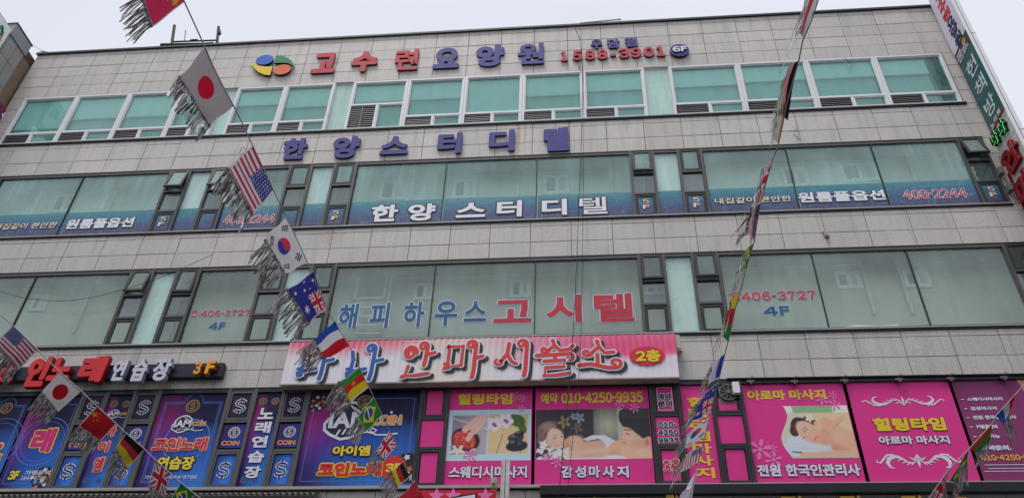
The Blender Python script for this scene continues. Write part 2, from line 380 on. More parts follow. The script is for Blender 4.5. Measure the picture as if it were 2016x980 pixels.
for z0, z1 in ((19.42, 19.92), (19.92, 20.38), (20.38, 20.84), (20.84, 21.34), (16.56, 17.11), (16.03, 16.56), (13.08, 13.58), (12.57, 13.08), (9.635, 10.13), (9.14, 9.635)):
    for a, b in zip(xs, xs[1:]): (tile if b > -5 and not (z1 < 13.6 and b < 1.01) and not (z1 < 10.2 and b < 3.01) else stile)(a, b, z0, z1)
for z0, z1 in ((21.34, 21.52), (17.11, 17.33), (13.58, 13.77), (10.13, 10.34), (6.22, 6.78), (5.7, 6.22)):
    for a, b in zip(xs, xs[1:]): stile(a, b, z0, z1)
for za, zb in ((17.33, 19.42), (13.77, 16.03)):
    for i in range(4): h = (zb-za)/4; tile(26.42, XR, za+i*h, za+(i+1)*h)
for i in range(4): h = 2.09/4; tile(XL, -.62, 17.33+i*h, 17.33+(i+1)*h)
for za, zb in ((10.34, 12.57), (6.84, 9.14)):
    for i in range(4): h = (zb-za)/4; stile(26.42, XR, za+i*h, za+(i+1)*h)
small.build("narrow_tile_course", GR, bld, kind="stuff")
# coping, sills and window heads
MB().box(XL-.03, XR+.03, -.05, .4, 21.53, 21.60).box(XL-.03, XR+.03, -.065, -.05, 21.50, 21.575).build("coping", [mat("coping_metal", (.05, .05, .055), .5, .3)], bld)
for z, hz in ((17.33, 19.42), (13.77, 16.03), (10.34, 12.57), (6.84, 9.14)):
    MB().box(-.7 if z > 17 else XL, 26.46, -.045, .12, z-.005, z+.028).build("sill", dark if z > 17 else light_strip, bld)
    MB().box(-.7 if z > 17 else XL, 26.46, -.03, .1, z-.055, z-.006).build("sill_gap", black, bld)
    if z < 17: MB().box(XL, 26.46, -.012, .1, hz-.075, hz+.01).build("window_head", dark if z > 10 else darkg, bld); MB().box(XL, 26.46, -.02, .1, hz+.005, hz+.035).build("head_shadow_strip", black, bld)  # black strip paints in the shadow line at the head gap
# ledge band under the third floor glass
MB().box(15.3, XR, -.16, .02, 6.62, 6.80).build("canopy_band", mat("canopy_black", (.012, .013, .016), .35), bld)
MB().box(XL, XR, -.09, .05, 6.79, 6.83).build("ledge", light_strip, bld)

g6 = glass("glass_teal", (.66, .93, .89), (.24, .62, .56), .26, .08)
g5 = glass("glass_green_film", (.84, .97, .94), (.46, .78, .71), .30, .09)
g4 = glass("glass_frosted", (.92, .98, .95), (.46, .63, .55), .26, .08)
gd = glass("glass_dark", (.62, .70, .71), (.28, .36, .37), .28, .10)
g6b = glass("glass_clear_teal", (.90, .99, .97), (.66, .90, .85), .36, .07)
blindm = mat("blind_fabric", (.80, .86, .84), .8, var=.02)
blind2 = mat("blind_sheer", (.36, .44, .44), .85, var=.02)
mint = mat("column_paint", (.74, .84, .80), .7, var=.03)
louv = mat("louvre_grey", (.20, .195, .20), .5, .2)

def unit(name="window"):
    return name
def frame_box(mb, x0, x1, z0, z1, t, y0, y1, mi=0):
    mb.box(x0, x0+t, y0, y1, z0, z1, mi).box(x1-t, x1, y0, y1, z0, z1, mi).box(x0+t, x1-t, y0, y1, z1-t, z1, mi).box(x0+t, x1-t, y0, y1, z0, z0+t, mi); return mb
def pane(x0, x1, z0, z1, y, m, parent, name="pane"):
    return MB().box(x0, x1, y, y+.012, z0, z1).build(name, m, parent)

# ---- sixth floor: white frames, blinds, louvres
Z0, Z1 = 17.36, 19.42
def win6(x0, x1, zt=17.82, blind=18.65, full=False, cut=0.):
    mb = MB(); frame_box(mb, x0+.004, x1-.004, Z0, Z1-.004, .062, -.005, .09)
    mb.box(x0+.066, x1-.066, .0, .09, zt-.03, zt+.03)
    xm = (x0+x1)/2; mb.box(xm-.035, xm+.035, .002, .088, Z0+.062, zt-.03)
    w = mb.build("window", white, bld)
    # opening sash ring and its shadow gap
    frame_box(MB(), x0+.066, x1-.066, zt+.034, Z1-.07, .028, .02, .08).build("sash", white, w)
    pane(x0+.09, x1-.09, zt+.055, Z1-.09, .055, g6, w)
    frame_box(MB(), xm+.04, x1-.068, Z0+.064, zt-.034, .026, .015, .08).build("sash", white, w)
    pane(xm+.06, x1-.09, Z0+.085, zt-.055, .055, g6, w)
    lb = MB(); n = 5 if zt < 18 else 11; a, b = Z0+.075, zt-.045
    for i in range(n):
        z = a+(b-a)*(i+.5)/n; lb.obox((x0+.07, .02, z-.012), (xm-.11-x0, 0, 0), (0, .05, .035), (0, .004, .022))
    if zt > 18: lb.box((x0+xm)/2-.012, (x0+xm)/2+.012, .012, .03, a, b)
    lb.build("louver", louv, w); MB().box(x0+.066, xm-.035, .085, .09, a-.01, b+.01).build("louver_back", black, w)
    bl = MB(); bz = blind+random.uniform(-.08, .08); z = Z1-.1; i = 0
    xa, xb = x0+.09, x1-.09-cut
    while z > bz+.02:
        h = .085 if not full else .06; bl.obox((xa, .13, z-h+.006), (xb-xa, 0, 0), (0, .02, 0), (0, -.018, h-.015)); z -= h
    bl.build("blind", blindm, w)
    MB().box(xa, xb, .19, .20, Z0+.08, Z1-.08).build("sheer_curtain", blind2, w)
    if cut: MB().box(xb+.02, x1-.09, 1.0, 1.05, Z0, Z1).build("gap_shade_sheet", mat("painted_room_shade", (.03, .09, .07), .7), w)  # dark sheet beside the short blind paints in the shade of the room
for a in ((-.62, 1.10), (1.10, 2.77), (2.77, 4.37), (4.37, 5.72), (6.15, 7.63), (7.63, 9.12)): win6(*a, blind={-.62: 18.25, 6.15: 18.7}.get(a[0], 18.55))
win6(9.68, 11.33, zt=18.40, blind=18.75); win6(11.33, 13.01, blind=18.62); win6(13.01, 14.69, blind=17.95, full=True); win6(14.69, 16.42, blind=18.55)
win6(16.42, 18.16, blind=18.6); win6(18.87, 20.80, blind=18.66); win6(20.80, 22.70, blind=18.66); win6(22.70, 24.56, blind=18.7); win6(24.56, 26.40, blind=18.72, cut=.38)
def column6(x0, x1):
    w = MB().box(x0+.002, x0+.02, .02, .09, Z0, Z1-.01).box(x1-.02, x1-.002, .02, .09, Z0, Z1-.01).box(x0+.02, x1-.02, .03, .09, Z1-.03, Z1-.01).build("window", white, bld)
    pane(x0+.02, x1-.02, Z0+.01, Z1-.04, .055, g6b, w); MB().box(x0-.02, x1+.02, .12, .45, Z0-.02, Z1).build("column_panel", mint6, w)
mint6 = mat("column_paint_pale", (.62, .76, .70), .7, var=.04)
for a in ((5.72, 6.15), (9.12, 9.68), (18.16, 18.87)): column6(*a)
# room behind the sixth floor windows
rm = MB()
rm.box(XL+.3, XR-.3, 1.6, 1.65, 17.0, 19.6).build("inner_wall", mat("room_paint", (.6, .6, .57), .8), bld)

# ---- fifth and fourth floor
wallp = mat("corridor_wall_green", (.76, .84, .78), .85, var=.03)
wallb = mat("corridor_wall_beige", (.66, .69, .60), .85, var=.03)
frw = mat("inner_frame_white", (.92, .95, .95), .5); ipane = mat("inner_pane", (.12, .16, .18), .3); curt = mat("inner_curtain", (.60, .68, .68), .8)
ceil = mat("corridor_ceiling", (.55, .60, .60), .9)
def sash(w, x0, x1, z0, z1, g, fm, ang=0., thick=.055):
    """a top-hung vent: hinged along its upper edge, swung out by ang degrees"""
    t = thick; mb = frame_box(MB(), x0, x1, z0, z1, t, -.02, .03)
    frame_box(mb, x0+t, x1-t, z0+t, z1-t, .012, -.008, .02, 1)
    p = MB().box(x0+t, x1-t, 0, .01, z0+t, z1-t)
    if ang:
        c, s = math.cos(math.radians(ang)), math.sin(math.radians(ang))
        for q in (mb, p): q.v = [(a, b*c-(z1-c0)*s, z1-(z1-c0)*c-b*s) for a, b, c0 in q.v]
    mb.build("sash", [fm, black], w); p.build("pane", g, w)
def vent(x0, x1, z0, z1, g, fm, opens=0., mid=None, lower_sash=True, zt=None):
    za, zb = zt or (z0+(z1-z0)*.34, z0+(z1-z0)*.665)
    mb = MB().box(x0-.033, x0+.033, -.03, .08, z0, z1-.002).box(x1-.033, x1+.033, -.03, .08, z0, z1-.002)
    for z in (za, zb): mb.box(x0+.033, x1-.033, -.02, .08, z-.028, z+.028)
    w = mb.build("window", fm, bld)
    for q in (zb, za): MB().box(x0+.034, x1-.034, .012, .04, q-.06, q-.029).build("gasket", black, w)
    sash(w, x0+.04, x1-.04, zb+.035, z1-.02, g, darkg, opens)
    if opens > 8: MB().box(x0+.1, x1-.12, .05, .07, zb+.05, zb+.10).box(x0+.16, x1-.18, .04, .06, zb+.065, zb+.115).build("stay", light_strip, w)
    pane(x0+.033, x1-.033, za+.028, zb-.06, .03, mid or g, w)
    sash(w, x0+.04, x1-.04, z0+.01, za-.058, g, darkg)
    return w
def big(x0, x1, z0, z1, g, fm=dark, joint=True):
    w = MB().box(x0-.012, x0+.012, -.004, .05, z0, z1-.01).box(x0+.034, x1-.034, .0, .06, z0+.03, z0+.04).build("window", [darkg], bld) if joint else MB().box(x0, x0+.01, .05, .06, z0, z1).build("window", [fm], bld)
    pane(x0+.012, x1-.012, z0+.005, z1-.075, .035, g, w); return w
def inner(x0, x1, z0, z1, Y, slide=True):
    w = frame_box(MB(), x0, x1, z0, z1, .085, Y-.06, Y-.001).box((x0+x1)/2-.03, (x0+x1)/2+.03, Y-.05, Y-.002, z0+.06, z1-.06).build("inner_window", frw, bld)
    MB().box(x0+.06, (x0+x1)/2-.03, Y-.03, Y-.02, z0+.06, z1-.06).build("pane", ipane, w)
    frame_box(MB(), (x0+x1)/2+.03, x1-.06, z0+.06, z1-.06, .04, Y-.045, Y-.02).build("sash", frw, w)
    MB().box((x0+x1)/2+.07, x1-.1, Y-.03, Y-.02, z0+.1, z1-.1).build("pane", curt, w)
VX = ((5.05, 5.62), (6.25, 6.82), (8.43, 9.03), (9.67, 10.26), (17.58, 18.16), (18.82, 19.40), (25.83, 26.41), (-.6, .1))
PX = ((5.62, 6.25), (9.03, 9.67), (18.16, 18.82))
BX = ((.1, 2.53), (2.53, 5.05), (6.82, 8.43), (10.26, 12.72), (12.72, 15.13), (15.13, 17.58), (19.40, 21.56), (21.56, 23.69), (23.69, 25.83))
YI = .75
film5 = bpy.data.materials.new("ocean_film")
t_, n_, l_, p_ = nodes(film5); p_.inputs['Roughness'].default_value = .35
g_ = n_.new("ShaderNodeNewGeometry"); sx_ = n_.new("ShaderNodeSeparateXYZ"); l_.new(g_.outputs['Position'], sx_.inputs[0])
mp_ = n_.new("ShaderNodeMapping"); mp_.inputs['Scale'].default_value = (.5, 1, 9); l_.new(g_.outputs['Position'], mp_.inputs['Vector'])
nz_ = n_.new("ShaderNodeTexNoise"); nz_.inputs['Scale'].default_value = 1.5; nz_.inputs['Detail'].default_value = 8; l_.new(mp_.outputs[0], nz_.inputs['Vector'])
mr_ = n_.new("ShaderNodeMapRange"); mr_.inputs['From Min'].default_value = 13.80; mr_.inputs['From Max'].default_value = 14.64; l_.new(sx_.outputs[2], mr_.inputs['Value'])
ad_ = n_.new("ShaderNodeMath"); ad_.operation = 'MULTIPLY_ADD'; l_.new(nz_.outputs['Fac'], ad_.inputs[0]); ad_.inputs[1].default_value = .5; ad_.inputs[2].default_value = -.25
ad2 = n_.new("ShaderNodeMath"); l_.new(mr_.outputs[0], ad2.inputs[0]); l_.new(ad_.outputs[0], ad2.inputs[1])
rp_ = n_.new("ShaderNodeValToRGB"); e_ = rp_.color_ramp.elements; e_[0].position = .05; e_[0].color = (*pc(62, 55, 84), 1); e_[1].position = 1; e_[1].color = (*pc(62, 122, 126), 1)
q_ = e_.new(.42); q_.color = (*pc(50, 74, 112), 1); q_ = e_.new(.72); q_.color = (*pc(44, 100, 124), 1)
l_.new(ad2.outputs[0], rp_.inputs[0])
vz_ = n_.new("ShaderNodeTexVoronoi"); vz_.feature = 'DISTANCE_TO_EDGE'; vz_.inputs['Scale'].default_value = 3.4
nz2 = n_.new("ShaderNodeTexNoise"); nz2.inputs['Scale'].default_value = 2.2; l_.new(g_.outputs['Position'], nz2.inputs['Vector'])
wv = n_.new("ShaderNodeVectorMath"); wv.operation = 'MULTIPLY_ADD'; wv.inputs[1].default_value = (.5, .5, .5); l_.new(nz2.outputs['Color'], wv.inputs[0]); l_.new(g_.outputs['Position'], wv.inputs[2])
l_.new(wv.outputs[0], vz_.inputs['Vector'])
mc_ = n_.new("ShaderNodeMapRange"); mc_.inputs['From Min'].default_value = .006; mc_.inputs['From Max'].default_value = .016; mc_.inputs['To Min'].default_value = .38; mc_.inputs['To Max'].default_value = 0; l_.new(vz_.outputs['Distance'], mc_.inputs['Value'])
mx_ = n_.new("ShaderNodeMix"); mx_.data_type = 'RGBA'; l_.new(mc_.outputs[0], mx_.inputs[0]); l_.new(rp_.outputs[0], mx_.inputs[6]); mx_.inputs[7].default_value = (*pc(110, 170, 185), 1)
l_.new(mx_.outputs[2], p_.inputs['Base Color'])

def film(w, x0, x1, z1=14.63, z0=13.80, y=.028): MB().box(x0, x1, y, y+.002, z0, z1).build("printed_film", film5, w)
for z0, z1, g, zt, f in ((13.80, 16.03, g5, (14.53, 15.24), 5), (10.37, 12.57, g4, (11.14, 11.80), 4)):
    for i, (a, b) in enumerate(VX):
        op = {5: {0: 13, 1: 13, 4: 6, 6: 17}, 4: {0: 11, 1: 4, 4: 4, 5: 6}}[f].get(i, 0)
        w = vent(a, b, z0, z1, gd if (i == 6) else g, dark, op, mid=gd, zt=zt)
        if f == 5: MB().box(a+.1, b-.1, -.003, -.001, z0+.07, zt[0]-.12).build("printed_film", film5, w)
    for a, b in PX:
        w = MB().box(a+.034, b-.034, .03, .05, z0, z0+.02).build("window", dark, bld)
        pane(a+.034, b-.034, z0+.02, z1-.075, .035, g5c, w) if f == 5 and 'g5c' in globals() else pane(a+.034, b-.034, z0+.02, z1-.075, .035, g6b, w)
        MB().box(a-.02, b+.02, .12, .5, z0-.1, z1+.1).build("column_panel", mint, w)
        if f == 5: film(w, a+.034, b-.034)
    for a, b in BX:
        w = big(a if a in (2.53, 12.72, 15.13, 21.56, 23.69) else a+.04, b, z0, z1, g)
        if f == 5: film(w, a+.04, b-.04 if b in (5.05, 8.43, 17.58, 25.83) else b-.014)
    # corridor behind the glass
    w_ = MB().box(XL+.3, XR-.3, YI, YI+.05, z0-.6, z1+1.3).build("inner_wall", wallp if f == 5 else wallb, bld)
    MB().box(XL+.3, XR-.3, .3, YI, z1+.98, z1+1.02).build("ceiling_panel", ceil, bld)
    MB().box(XL+.3, XR-.3, YI-.12, YI, z1+.80, z1+.97).build("ceiling_beam", ceil, bld)
def innerp(bl, tr, Y=YI): a, b, c, d = B(bl, tr, Y); inner(a, c, b, d, Y)
for bl, tr in (((56, 614), (103, 581)), ((814, 592), (858, 559)), ((1003, 588), (1046, 552)), ((1648, 570), (1690, 536)), ((1784, 568), (1824, 533)), ((1270, 583), (1308, 563)),
               ((97, 420), (155, 384)), ((745, 396), (805, 357)), ((890, 393), (940, 355)), ((1070, 384), (1120, 346)), ((1660, 360), (1720, 322)), ((1545, 370), (1585, 330)), ((440, 410), (480, 380))): innerp(bl, tr)
a, b, c, d = B((697, 592), (768, 530), YI); frame_box(MB(), a, c, b, d, .05, YI-.08, YI-.002).box(a+.05, c-.05, YI-.03, YI-.01, d-.22, d-.18).build("inner_window", frw, bld)
MB().box(a+.05, c-.05, YI-.02, YI-.004, b+.05, d-.05).build("inner_panel", mat("inner_panel_blue", (.42, .50, .52), .6), bld)
for k in range(4): MB().box(a+.25, c+.1, YI-.3, YI-.01, b-.42-.25*k, b-.39-.25*k).build("shelf", frw, bld)
wp = mat("corridor_pipe_white", (.88, .92, .92), .5)
for x, y in ((75, 400), (228, 385), (345, 375), (845, 370), (1020, 350), (1203, 345), (1268, 360), (1582, 330), (1780, 300), (590, 380), (690, 360)):
    p = onY(x, y, YI); MB().tube([(p[0], YI-.06, 14.6), (p[0], YI-.06, 16.9)], .035, 8).build("pipe", wp, bld)
for x, y in ((170, 600), (1710, 580), (1790, 600), (770, 560), (385, 590)):
    p = onY(x, y, YI); MB().tube([(p[0], YI-.06, 11.2), (p[0], YI-.06, 13.4)], .04, 8).build("pipe", mat("corridor_pipe_pale", (.74, .79, .74), .6), bld)
MB().tube([(21.95, .25, 10.47), (22.2, .22, 10.5), (22.7, .26, 10.49), (23.1, .24, 10.5)], .09, 10).build("rolled_bedding", frw, bld)

# ---- third floor frames (prints are things of their own)
V3 = ((5.05, 5.62), (6.25, 6.83), (8.43, 9.03), (9.66, 10.23), (12.74, 13.30), (17.60, 18.17), (18.86, 19.45))
def vent3(a, b, fm):
    z0, z1, za, zb = 6.87, 9.14, 7.68, 8.36
    mb = MB().box(a-.036, a+.036, -.03, .08, z0, z1-.002).box(b-.036, b+.036, -.03, .08, z0, z1-.002)
    for z in (za, zb): mb.box(a+.036, b-.036, -.015, .08, z-.03, z+.03)
    w = mb.build("window", fm, bld)
    MB().box(a+.037, b-.037, .06, .07, z0, z1-.01).build("gasket", black, w)
    for q0, q1 in ((zb+.035, z1-.06), (z0+.01, za-.04)):
        frame_box(MB(), a+.042, b-.042, q0, q1, .045, -.02, .05).build("sash", fm, w)
        frame_box(MB(), a+.088, b-.088, q0+.046, q1-.046, .012, .0, .04).build("sash_bead", black, w)
    return w
W3 = [vent3(a, b, greyf if a < 12 else darkg) for a, b in V3]
lastx = MB().box(25.83-.036, 25.83+.036, -.03, .08, 6.87, 9.13).build("window", darkg, bld)

# ------------------------------------------------------------------ raised letters on the granite
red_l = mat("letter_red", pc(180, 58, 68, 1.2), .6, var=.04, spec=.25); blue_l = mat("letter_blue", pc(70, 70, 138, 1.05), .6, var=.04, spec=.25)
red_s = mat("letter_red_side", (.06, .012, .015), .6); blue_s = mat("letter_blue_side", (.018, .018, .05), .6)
t_ = thing("raised_lettering", "red and blue raised Korean letters with telephone number across the granite parapet", "sign", (15, -.1, 20.2))
def raised(par, s, bl, tr, m, sd, Y=-.07, depth=.045, off=.030, ring=.03, ck="letter", mf=None):
    letters(mb := MB(), s, B(bl, tr, Y), Y, off, depth, ring*.6); return mb.build(ck, [m, sd], par)
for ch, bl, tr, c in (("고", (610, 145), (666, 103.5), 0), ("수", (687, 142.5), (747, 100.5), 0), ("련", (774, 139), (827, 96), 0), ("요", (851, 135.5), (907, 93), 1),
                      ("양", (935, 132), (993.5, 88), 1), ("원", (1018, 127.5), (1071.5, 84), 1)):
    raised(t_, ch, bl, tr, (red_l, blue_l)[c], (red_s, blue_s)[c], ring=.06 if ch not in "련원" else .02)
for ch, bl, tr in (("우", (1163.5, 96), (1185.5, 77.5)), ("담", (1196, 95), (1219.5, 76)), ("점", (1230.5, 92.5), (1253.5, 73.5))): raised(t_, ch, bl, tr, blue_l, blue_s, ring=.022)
for i, ch in enumerate("1588-3901"):
    px = ((384, 437), (478, 550), (577, 652), (673, 749), (773, 818), (843, 922), (940, 1014), (1040, 1115), (1140, 1200))[i]; d = (px[0]-384)/816
    z0, z1 = (482-40*d, 402-42*d) if ch != '-' else (443, 420)
    raised(t_, ch, T(2, 0, px[0], z0), T(2, 0, px[1], z1), red_l, red_s, ring=.028)
q = onY(1337.8, 99, -.1); letter6 = MB(); letter6.prism([(q[0]+.275*math.cos(a), q[2]+.275*math.sin(a)) for a in np.linspace(0, 2*math.pi, 36, endpoint=False)], -.1, -.03, 0, 1); letter6.build("disc", [blue_l, blue_s], t_)
letters(mb := MB(), "6F", (q[0]-.20, q[2]-.12, q[0]+.20, q[2]+.13), -.14, .02, .03, .008); mb.build("letter", [white, blue_s], t_)
# emblem of two dots and two leaves
def arc(cx, cz, rx, rz, a0, a1, n=14): return [(cx+rx*math.cos(math.radians(a)), cz+rz*math.sin(math.radians(a))) for a in np.linspace(a0, a1, n)]
for (px, py, r), c in (((520.8, 118, .235), (40, 92, 185)), ((555.3, 137, .235), (205, 102, 70))):
    p = onY(px, py, -.1); MB().prism([(p[0]+r*1.15*math.cos(a), p[2]+r*math.sin(a)) for a in np.linspace(0, 2*math.pi, 32, endpoint=False)], -.1, -.04, 0, 1).build("emblem_dot", [mat("emblem%d" % c[0], pc(*c, 1.2), .6, spec=.25), blue_s], t_)
def leaf(pts, c):
    MB().prism([(onY(504+x/4, y/4, -.1)[0], onY(504+x/4, y/4, -.1)[2]) for x, y in pts], -.1, -.04, 0, 1).build("emblem_leaf", [mat("emblem%d" % c[0], pc(*c, 1.2), .6, spec=.25), blue_s], t_)
leaf([(140, 497), (163, 437), (205, 439), (245, 455), (280, 482), (298, 510), (302, 540), (285, 515), (255, 500), (215, 495)][::-1], (45, 128, 78))
leaf([(132, 525), (110, 594), (60, 588), (20, 570), (-10, 545), (-28, 515), (-32, 485), (-15, 505), (30, 520), (80, 526)][::-1], (222, 190, 45))
tag(t_, t_["label"], "sign")
t_ = thing("raised_lettering", "wide row of six blue raised Korean letters on the granite band under the top windows", "sign", (11, -.1, 16.6))
for ch, bl, tr in (("한", (550, 314.5), (609.5, 271)), ("양", (649.5, 312), (712, 267)), ("스", (746, 304.5), (807, 267)), ("터", (859, 303), (911, 260)), ("디", (961, 298.5), (1014, 255)), ("텔", (1070, 298), (1120.5, 250))):
    raised(t_, ch, bl, tr, blue_l, blue_s, ring=.045)

# ------------------------------------------------------------------ lettering stuck on the fifth and fourth floor glass
yel = mat("ink_cream", pc(205, 195, 175, 1.3), .5); wht = mat("ink_white", (.84, .84, .88), .5, var=.03); ink_dk = mat("ink_dark", (.03, .035, .055), .6); redi = mat("ink_red", pc(175, 45, 62), .5)
Y5 = .020
t_ = thing("window_lettering", "big white Korean letters across the blue film in the middle of the fifth floor glass", "lettering", (14, 0, 14))
for ch, a, b, c, d in (("한", 888, 777, 1135, 622), ("양", 1180, 770, 1428, 612), ("스", 1563, 745, 1820, 605), ("터", 1885, 740, 2104, 588)):
    text(t_, ch, B(T(1, 1, a+8, c and b-8), T(1, 1, c-8, d+8), Y5), Y5, wht, (.035, ink_dk), "letter", ring=.022)
for ch, a, b, c, d in (("디", 226, 727, 440, 577), ("텔", 522, 718, 755, 562)):
    text(t_, ch, B(T(2, 1, a+8, b-8), T(2, 1, c-8, d+8), Y5), Y5, wht, (.03, ink_dk), "letter", ring=.022 if ch != "텔" else .006, off=.02 if ch != "텔" else .012)
t_ = thing("window_lettering", "cream and white Korean words on blue film at the left end of the fifth floor", "lettering", (3, 0, 14))
text(t_, "내집같이 편안한", B((-15, 453), (114.5, 436.5), Y5), Y5, yel, (.014, ink_dk), shear=.1)
text(t_, "원룸풀옵션", B(T(0, 1, 503, 826), T(0, 1, 1072, 730), Y5), Y5, wht, (.018, ink_dk), ring=.012)
t_ = thing("window_lettering", "cream and white Korean words on blue film at the right of the fifth floor", "lettering", (21, 0, 14))
text(t_, "내집같이 편안한", B(T(2, 1, 1600, 628), T(3, 1, 178, 560), Y5), Y5, yel, (.014, ink_dk))
text(t_, "원룸풀옵션", B(T(3, 1, 245, 618), T(3, 1, 908, 514), Y5), Y5, wht, (.018, ink_dk), ring=.012)
t_ = thing("window_lettering", "red telephone number edged in white on blue film behind the stars and stripes flag", "lettering", (7.5, 0, 14))
text(t_, "408-2244", B(T(0, 1, 1750, 785), T(1, 1, 155, 705), Y5), Y5, redi, (.014, wht), off=.012, ring=.0)
t_ = thing("window_lettering", "red telephone number edged in white on blue film near the right corner", "lettering", (24.5, 0, 14))
text(t_, "408-2244", B(T(3, 1, 1078, 590), T(3, 1, 1548, 503), Y5), Y5, redi, (.014, wht), off=.012, ring=.0)
for i, (a, b) in enumerate(VX):
    if i in (1, 2, 7): continue
    nm = {0: "in the fifth floor vent at the left, below the open sash", 3: "in the fifth floor vent just left of the big white letters", 4: "in the fifth floor vent just right of the big white letters", 5: "in the fifth floor vent right of the pale column", 6: "in the last fifth floor vent by the building corner"}[i]
    t_ = thing("window_lettering", "small cream 5F "+nm, "lettering", ((a+b)/2, 0, 14))
    xm = (a+b)/2
    for ch, z in (("5", 14.20), ("F", 14.02)): text(t_, ch, (xm-.085, z-.01, xm+.085, z+.135), -.008, yel, (.012, ink_dk), "letter", off=.03, ring=.004)
bl4 = mat("ink_blue", pc(42, 92, 142, 1.0), .5); pale = mat("ink_pale_edge", pc(175, 195, 205, 1.3), .5); red4 = mat("ink_red_worn", pc(190, 46, 66, 1.05), .5, var=.1); Y4 = .026
t_ = thing("window_lettering", "worn blue and red Korean letters across the middle of the fourth floor glass", "lettering", (14, 0, 11))
for ch, a, b, c, d in (("해", 628, 635, 822, 422), ("피", 878, 630, 1068, 415), ("하", 1142, 622, 1342, 408), ("우", 1392, 612, 1600, 402), ("스", 1628, 578, 1825, 403)):
    text(t_, ch, B(T(1, 2, a+6, b-6), T(1, 2, c-6, d+6), Y4), Y4, bl4, (.022, pale), "letter", ring=.008, off=.025)
for ch, bl, tr in (("고", T(1, 2, 1868, 583), T(2, 2, 158, 398)), ("시", T(2, 2, 268, 583), T(2, 2, 545, 357)), ("텔", T(2, 2, 650, 577), T(2, 2, 952, 346))):
    text(t_, ch, B(bl, tr, Y4), Y4, red4, (.022, pale), "letter", ring=.022, off=.025)
def phone(par, box, Y, m):
    x0, z0, x1, z1 = box; w, h = x1-x0, z1-z0; mb = MB()
    mb.ribbon([(x0+w*.02, z0+h*.62), (x0+w*.08, z0+h*.82), (x0+w*.5, z0+h*.95), (x0+w*.92, z0+h*.82), (x0+w*.98, z0+h*.62)], h*.14, Y)
    mb.poly([(x0+w*.1, z0), (x0+w*.9, z0), (x0+w*.78, z0+h*.42), (x0+w*.66, z0+h*.72), (x0+w*.34, z0+h*.72), (x0+w*.22, z0+h*.42)], Y-.001)
    mb.disc(x0+w*.5, z0+h*.32, w*.17, h*.16, Y-.003, mi=1); mb.build("telephone_symbol", [m, pale], par)
t_ = thing("window_lettering", "red telephone number with blue 4F below on the left fourth floor pane", "lettering", (7.6, 0, 11))
text(t_, "406-3727", B(T(0, 2, 1575, 532), T(0, 2, 1980, 474), Y4), Y4, redi, (.012, pale), off=.018, ring=.004)
phone(t_, B(T(0, 2, 1503, 535), T(0, 2, 1560, 480), Y4), Y4, redi); text(t_, "4F", B(T(0, 2, 1637, 637), T(0, 2, 1782, 575), Y4), Y4, bl4, (.012, pale), off=.02, ring=.008)
t_ = thing("window_lettering", "red telephone number with blue 4F below on the right fourth floor pane", "lettering", (20.5, 0, 11))
text(t_, "406-3727", B(T(2, 2, 1810, 408), T(3, 2, 370, 325), Y4), Y4, redi, (.012, pale), off=.018, ring=.006)
phone(t_, B(T(2, 2, 1718, 408), T(2, 2, 1800, 340), Y4), Y4, redi); text(t_, "4F", B(T(2, 2, 1985, 525), T(3, 2, 160, 448), Y4), Y4, bl4, (.012, pale), off=.02, ring=.01)

# ------------------------------------------------------------------ posters of the third floor
YP = .035
def ev(x, y): return x, y
def coin_grad(kind):
    def f(u, w):
        c = np.zeros(u.shape+(3,))
        navy, purp, mag, blue, cyan = P3(24, 20, 62), P3(62, 24, 96), P3(158, 30, 122), P3(34, 62, 180), P3(52, 138, 225)
        if kind == 'top': a = np.clip(.5*u+.6*(1-w), 0, 1)[..., None]; c = P3(62, 24, 62)*(1-a)+P3(28, 22, 48)*a
        elif kind == 'mid': a = np.clip(u*.6+(1-w)*.5, 0, 1)[..., None]; c = P3(52, 22, 78)*(1-a)+P3(42, 52, 150)*a
        elif kind == 'low': a = np.clip(1.3*(1-np.abs(u-.65))-.3+.2*(1-w), 0, 1)[..., None]; c = P3(30, 40, 120)*(1-a)+P3(52, 112, 205)*a
        else:
            c = navy+0*u[..., None]
            a = np.clip(1-np.hypot((u-.06)/.46, (w-.66)/.48), 0, 1)[..., None]**.9*.85; c = c*(1-a)+mag*a
            a = np.clip(1-np.hypot((u-.85)/.75, (w-.12)/.55), 0, 1)[..., None]**.7; c = c*(1-a)+cyan*a
            a = np.clip(1-np.hypot((u-.5)/1.0, (w-.35)/.4), 0, 1)[..., None]*.6; c = c*(1-a)+blue*a
            a = np.clip(1-np.hypot((u-.0)/.35, (w-0.05)/.35), 0, 1)[..., None]*.7; c = c*(1-a)+purp*a
        return c*(.84+.07*np.sin(u*2*math.pi*13))[..., None]
    return f
orng = mat("ink_orange", pc(225, 150, 60), .5); yl = mat("ink_yellow", pc(228, 205, 50), .5); rd = mat("ink_deep_red", pc(185, 35, 35), .5); mg = mat("ink_magenta", pc(190, 25, 110), .5)
gold = mat("ink_gold", pc(150, 120, 70), .5); faint = mat("ink_faint_blue", pc(75, 110, 185), .5); nvy = mat("ink_navy", pc(24, 22, 50), .5); pinkl = mat("ink_faint_pink", pc(214, 112, 168), .5)
whs = mat("ink_white_soft", pc(215, 215, 228, 1.25), .5)
